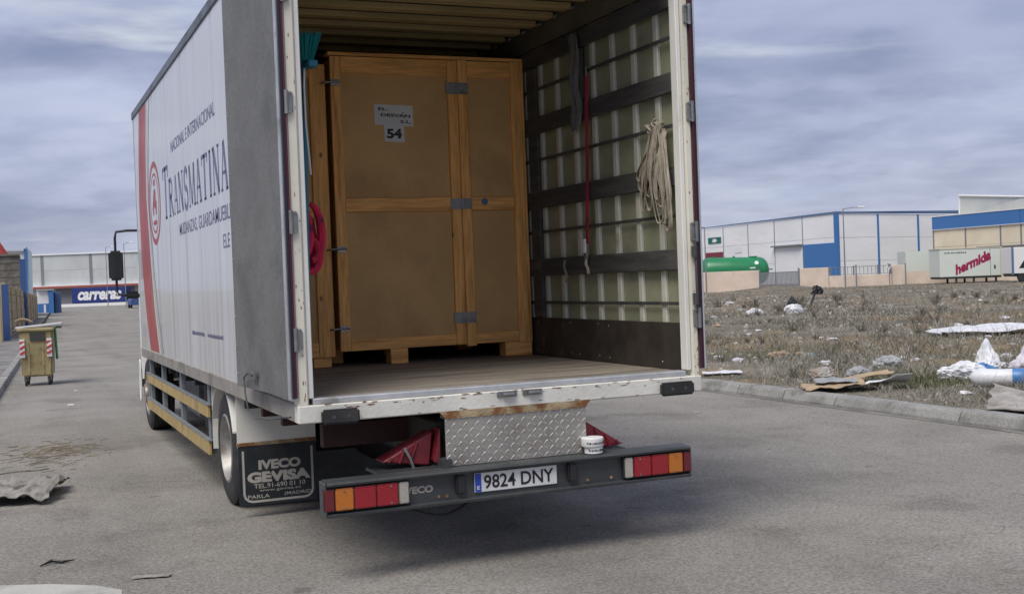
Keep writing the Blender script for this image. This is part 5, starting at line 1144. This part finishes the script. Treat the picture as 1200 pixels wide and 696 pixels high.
# ================================================================== rubbish on the road and the lot
def crumple(p, k, s): return nz3(p, s, k)
def sheet_thing(name, label, cat, m_, ctr, ux, uy, z0, amp, k, nu=14, nv=10, freq=2.2, lift=None, thick=.005, smooth=False, group=None, road_=False):
    """a crumpled sheet lying on the ground; ux, uy half extents as vectors; lift(u,v) adds height"""
    ctr = Vector((*ctr, 0)); ux = Vector((*ux, 0)); uy = Vector((*uy, 0))
    def f(u, v):
        a, b = 2 * u - 1, 2 * v - 1; q = ctr + ux * (a * (1 + .14 * nz3((b * 2, k, 0), 1.5))) + uy * (b * (1 + .18 * nz3((a * 2, k, 4), 1.5)))
        g = 0.0 if road_ else lot_h(q.x, q.y); h = amp * (.5 + .5 * nz3((a * freq, b * freq, k), 1.0, k)) + amp * .35 * abs(nz3((a * freq * 2.6, b * freq * 2.6, k), 1.0, k + 3))
        return (q.x, q.y, g + z0 + max(.0, h) + (lift(u, v) if lift else 0))
    o = MB().sheet(f, nu, nv, thick).build(name, m_, smooth=smooth); return tag(o, label, cat, group)
def bag(name, label, cat, m_, ctr, r, k, amp=.25, peak=0.0, rot=0.0, group=None, n=4, ground=None):
    """a crumpled soft bag: a folded closed surface sitting on the ground"""
    bm = bmesh.new(); bmesh.ops.create_icosphere(bm, subdivisions=n, radius=1.0); mx_ = Matrix.Rotation(rot, 3, 'Z')
    for v in bm.verts:
        d = v.co.normalized(); q = 1 + amp * nz3(d, 1.6, k) + amp * .45 * (.5 - abs(nz3(d, 5.5, k + 9)) * 2) * (n > 2) + amp * .7 * (1 - 2 * abs(nz3(d, 3.4, k + 2))) * .6 + amp * .3 * nz3(d, 8, k + 5)
        p = Vector((d.x * r[0], d.y * r[1], d.z * r[2])) * q
        if peak and d.z > 0: p.z += peak * d.z ** 4; p.x *= 1 - .45 * d.z ** 2 * min(1, peak / r[2]); p.y *= 1 - .45 * d.z ** 2 * min(1, peak / r[2])
        if p.z < -r[2] * .55: p.z = -r[2] * .55
        v.co = mx_ @ p
    me = bpy.data.meshes.new(name); bm.to_mesh(me); bm.free(); me.materials.append(M[m_])
    g = lot_h(*ctr) if ground is None else ground
    o = place(name, me, (ctr[0], ctr[1], g + r[2] * .53)); return tag(o, label, cat, group)
# road, left
sheet_thing('crumpled_cardboard', 'crumpled grey cardboard lying on the road left of the truck', 'cardboard', 'cardboard_dirty', (-2.72, 4.1), (.34, -.10), (.10, .42), .004, .13, 3.3, 26, 20, 2.6, lambda u, v: .10 * max(0, u - .55) * math.sin(3 * v) + .05 * max(0, .3 - u), .008, road_=True)
mb = MB(); random.seed(21)
for k in range(170):
    a = random.gauss(0, .34), random.gauss(0, .55); p = Vector((-2.42 + a[0] * .8, 6.9 + a[1], .004)); t = random.uniform(-.5, .5); l_ = random.uniform(.03, .16)
    q = p + Vector((math.cos(t) * l_, math.sin(t) * l_, random.uniform(0, .015))); mb.tube([p, q], random.uniform(.002, .005), 3)
tag(mb.build('straw_litter', 'straw'), 'scattered straw and splinters on the road beyond the cardboard', 'straw', kind='stuff')
sheet_thing('paper_scrap', 'flat pale scrap pressed into the road near the pale slab', 'paper', 'cardboard_grey', (-2.02, .66), (.10, -.03), (.01, .03), .004, .012, 5.1, 8, 5, 2, road_=True, thick=.003)
MB().tube([(-2.60, 1.30, .008), (-2.53, 1.36, .02), (-2.47, 1.33, .012), (-2.40, 1.36, .01)], [.004, .012, .009, .003], 6).build('dead_leaf', 'plastic_black'); tag(C.objects['dead_leaf'], 'dark twig lying on the road near the pale slab', 'twig')
MB().tube([(-2.9, 5.55, .006), (-2.7, 5.62, .01), (-2.5, 5.6, .006), (-2.42, 5.66, .006)], .006, 5).build('thin_stick', 'old_timber'); tag(C.objects['thin_stick'], 'thin stick lying on the road beyond the crumpled cardboard', 'stick')
for (x, y, r_) in ((-1.9, 12.4, .05), (-1.7, 15.2, .03), (-.9, 10.5, .02), (2.9, 4.6, .02), (3.6, 2.6, .018), (4.6, 5.4, .03), (3.2, .2, .015), (1.9, -1.3, .012)):
    o = bag('litter_scrap', 'tiny scrap of litter lying on the asphalt', 'litter', 'plastic_grey' if x > 0 else 'plastic_white', (x, y), (r_, r_ * .7, r_ * .3), x, .3, group='scraps on the road', n=2, ground=.001)
# lot, near the kerb
sheet_thing('plasterboard_sheet', 'grey board sheet with one curled edge overhanging the kerb', 'board', 'cardboard_grey', (6.80, 2.33), (.20, -.60), (.35, .29), .055, .02, 7.7, 14, 12, 1.2, lambda u, v: .05 * max(0, v - .1) + (.09 * (.3 - u) / .3 * v if u < .3 else 0), .012)
sheet_thing('cardboard_sheet', 'tan flattened cardboard on the lot edge near the kerb', 'cardboard', 'cardboard', (6.56, 5.45), (.30, -.20), (.14, .24), .02, .07, 1.3, 12, 8, 1.8, lambda u, v: .05 * u, .01)
sheet_thing('cardboard_sheet', 'pale torn cardboard overlapping the tan cardboard near the kerb', 'cardboard', 'plastic_grey', (6.68, 5.55), (.20, -.15), (.13, .20), .08, .06, 2.6, 10, 8, 1.8, None, .006)
sheet_thing('cardboard_sheet', 'long tan cardboard flap lifted off the lot beside the kerb', 'cardboard', 'cardboard', (6.95, 5.55), (.38, -.26), (.08, .14), .02, .05, 4.6, 12, 6, 1.8, lambda u, v: .14 * u, .01)
sheet_thing('plastic_sheet', 'whitish stiff plastic sheet right of the tan cardboard', 'plastic', 'plastic_white', (6.98, 5.12), (.30, -.22), (.08, .14), .02, .06, 6.1, 12, 6, 1.8, lambda u, v: .12 * u * (1.2 - v), .006)
sheet_thing('plastic_sheet', 'long white plastic sheet with dark stains lying across the lot', 'plastic', 'plastic_white', (15.75, 11.7), (1.35, -.56), (.22, .45), .02, .10, 9.2, 26, 10, 2.6, lambda u, v: .02 + .09 * v * min(1, u * 3), .006, True)
sheet_thing('paper_sheet', 'white paper sheet on the lot just behind the kerb', 'paper', 'plastic_white', (6.85, 8.35), (.26, -.10), (.05, .12), .02, .04, 2.2, 10, 6, 2, None, .004)
BG = 'rubbish bags at the lot edge'
bag('rubbish_bag', 'flattened white plastic bag beside the blue banded sack', 'bag', 'plastic_white', (8.35, 5.15), (.27, .18, .13), 2.2, .35, 0, -.6)
bag('rubbish_bag', 'upright white bag with a pointed top behind the blue banded sack', 'bag', 'plastic_white', (8.95, 5.35), (.16, .15, .15), 4.1, .25, .22, -.4)
bag('rubbish_bag', 'large lilac white bag heaped behind the blue banded sack', 'bag', 'plastic_lilac', (9.25, 4.85), (.27, .24, .20), 6.6, .26, .20, -.4)
bag('rubbish_bag', 'grey blue bag lying under the pointed white bag', 'bag', 'plastic_blue', (8.62, 5.1), (.18, .09, .10), 3.6, .25, 0, -.5)
sk = thing('banded_sack', 'rolled white sack with a blue band lying on the lot', 'sack', (8.0, 4.2, lot_h(8.0, 4.2)))
q0 = Vector((7.78, 4.42, lot_h(7.78, 4.42) + .11)); q1 = Vector((8.20, 3.95, lot_h(8.2, 3.95) + .12)); d = q1 - q0
MB().lathe([(0, -.02), (.06, .0), (.095, .05), (.108, d.length * .3), (.10, d.length * .5), (.106, d.length * .72)], q0, d, 18).build('sack_body', 'plastic_white', sk, smooth=True)
MB().lathe([(.107, d.length * .72), (.110, d.length * .76), (.104, d.length * .92), (.09, d.length * .96), (.0, d.length * .98)], q0, d, 18).build('blue_band', 'plastic_blue', sk, smooth=True)
bag('rubbish_bag', 'torn grey plastic bag among the weeds behind the cardboard', 'bag', 'plastic_grey', (8.93, 7.2), (.20, .14, .11), 8.8, .3)
bag('concrete_lump', 'rounded grey concrete lump on the lot behind the tan cardboard', 'rubble', 'rubble', (7.3, 6.6), (.20, .15, .11), 1.8, .22)
bag('concrete_lump', 'smaller grey lump right of the rounded concrete lump', 'rubble', 'plastic_grey', (7.75, 6.4), (.18, .12, .09), 5.8, .3)
bag('cardboard_scrap', 'orange brown scrap beside the teal plastic piece on the lot', 'cardboard', 'cardboard', (9.2, 10.24), (.20, .12, .06), 3.8, .25); bag('plastic_scrap', 'pale teal plastic piece on the weedy lot', 'plastic', 'plastic_teal', (9.4, 9.7), (.15, .1, .07), 7.1, .3)
bag('rubbish_bag', 'white bag with black top among rubbish in the middle of the lot', 'bag', 'plastic_white', (21.6, 26.6), (.30, .22, .20), 1.1, .3); bag('rubbish_bag', 'shiny black bag resting on a white bag in the lot', 'bag', 'plastic_black', (21.6, 26.7), (.15, .13, .14), 5.1, .3, .1, ground=lot_h(21.6, 26.7) + .27)
bag('rubbish_bag', 'pale small bag left of the black topped bag on the lot', 'bag', 'plastic_white', (20.3, 27.0), (.26, .2, .14), 9.1, .35)
st = MB().tube([(26.3, 32.0, .0), (26.6, 32.2, .3), (26.9, 32.4, .6), (27.05, 32.45, .8)], [.04, .045, .05, .04], 8).build('leaning_stake', 'plastic_black'); tag(st, 'dark leaning stake with a ragged black top in the lot', 'stake')
bag('stake_wrap', 'clump', 'x', 'plastic_black', (27.05, 32.45), (.22, .16, .2), 2.9, .45, ground=.55); o = C.objects['stake_wrap']; o.parent = st; o.location = o.location - st.location
for kk in ('label', 'category'): del o[kk]
bag('rubbish_bag', 'dark red tin can shape beside the long white plastic sheet', 'can', 'sign_red', (16.1, 10.9), (.16, .12, .12), 4.4, .15)
bag('straw_clump', 'yellow clump of dead plant in the far part of the lot', 'plant', 'straw', (25.5, 19.6), (.45, .4, .22), 4.9, .4); bag('rubbish_bag', 'small black bag lying right of the yellow dead plant clump', 'bag', 'plastic_black', (22.4, 16.2), (.22, .2, .16), 3.9, .3)
# many small scraps of litter, one object each
random.seed(33); k = 0
while k < 80:
    d_ = 11 * (60 / 11) ** random.random(); a_ = random.uniform(.52, .90); x = CAMX + d_ * math.sin(a_); y = CAMY + d_ * math.cos(a_)
    if x < kerb_r(y) + .6: continue
    r_ = random.uniform(.025, .07) * (d_ / 13) ** .4; m_ = random.choice(('plastic_white', 'plastic_white', 'plastic_white', 'plastic_grey', 'cardboard', 'plastic_lilac'))
    bag('litter_scrap', {'plastic_white': 'small white scrap of litter lying in the weeds', 'plastic_grey': 'small grey scrap of litter lying in the weeds', 'cardboard': 'small brown cardboard scrap lying in the weeds', 'plastic_lilac': 'small lilac scrap of litter lying in the weeds'}[m_], 'litter', m_, (x, y), (r_ * random.uniform(.8, 1.6), r_, r_ * random.uniform(.25, .6)), k * 1.37, .45, 0, random.random() * 3, {'plastic_white': 'white litter on the lot', 'plastic_grey': 'grey litter on the lot', 'cardboard': 'cardboard litter on the lot', 'plastic_lilac': 'lilac litter on the lot'}[m_], 2)
    k += 1
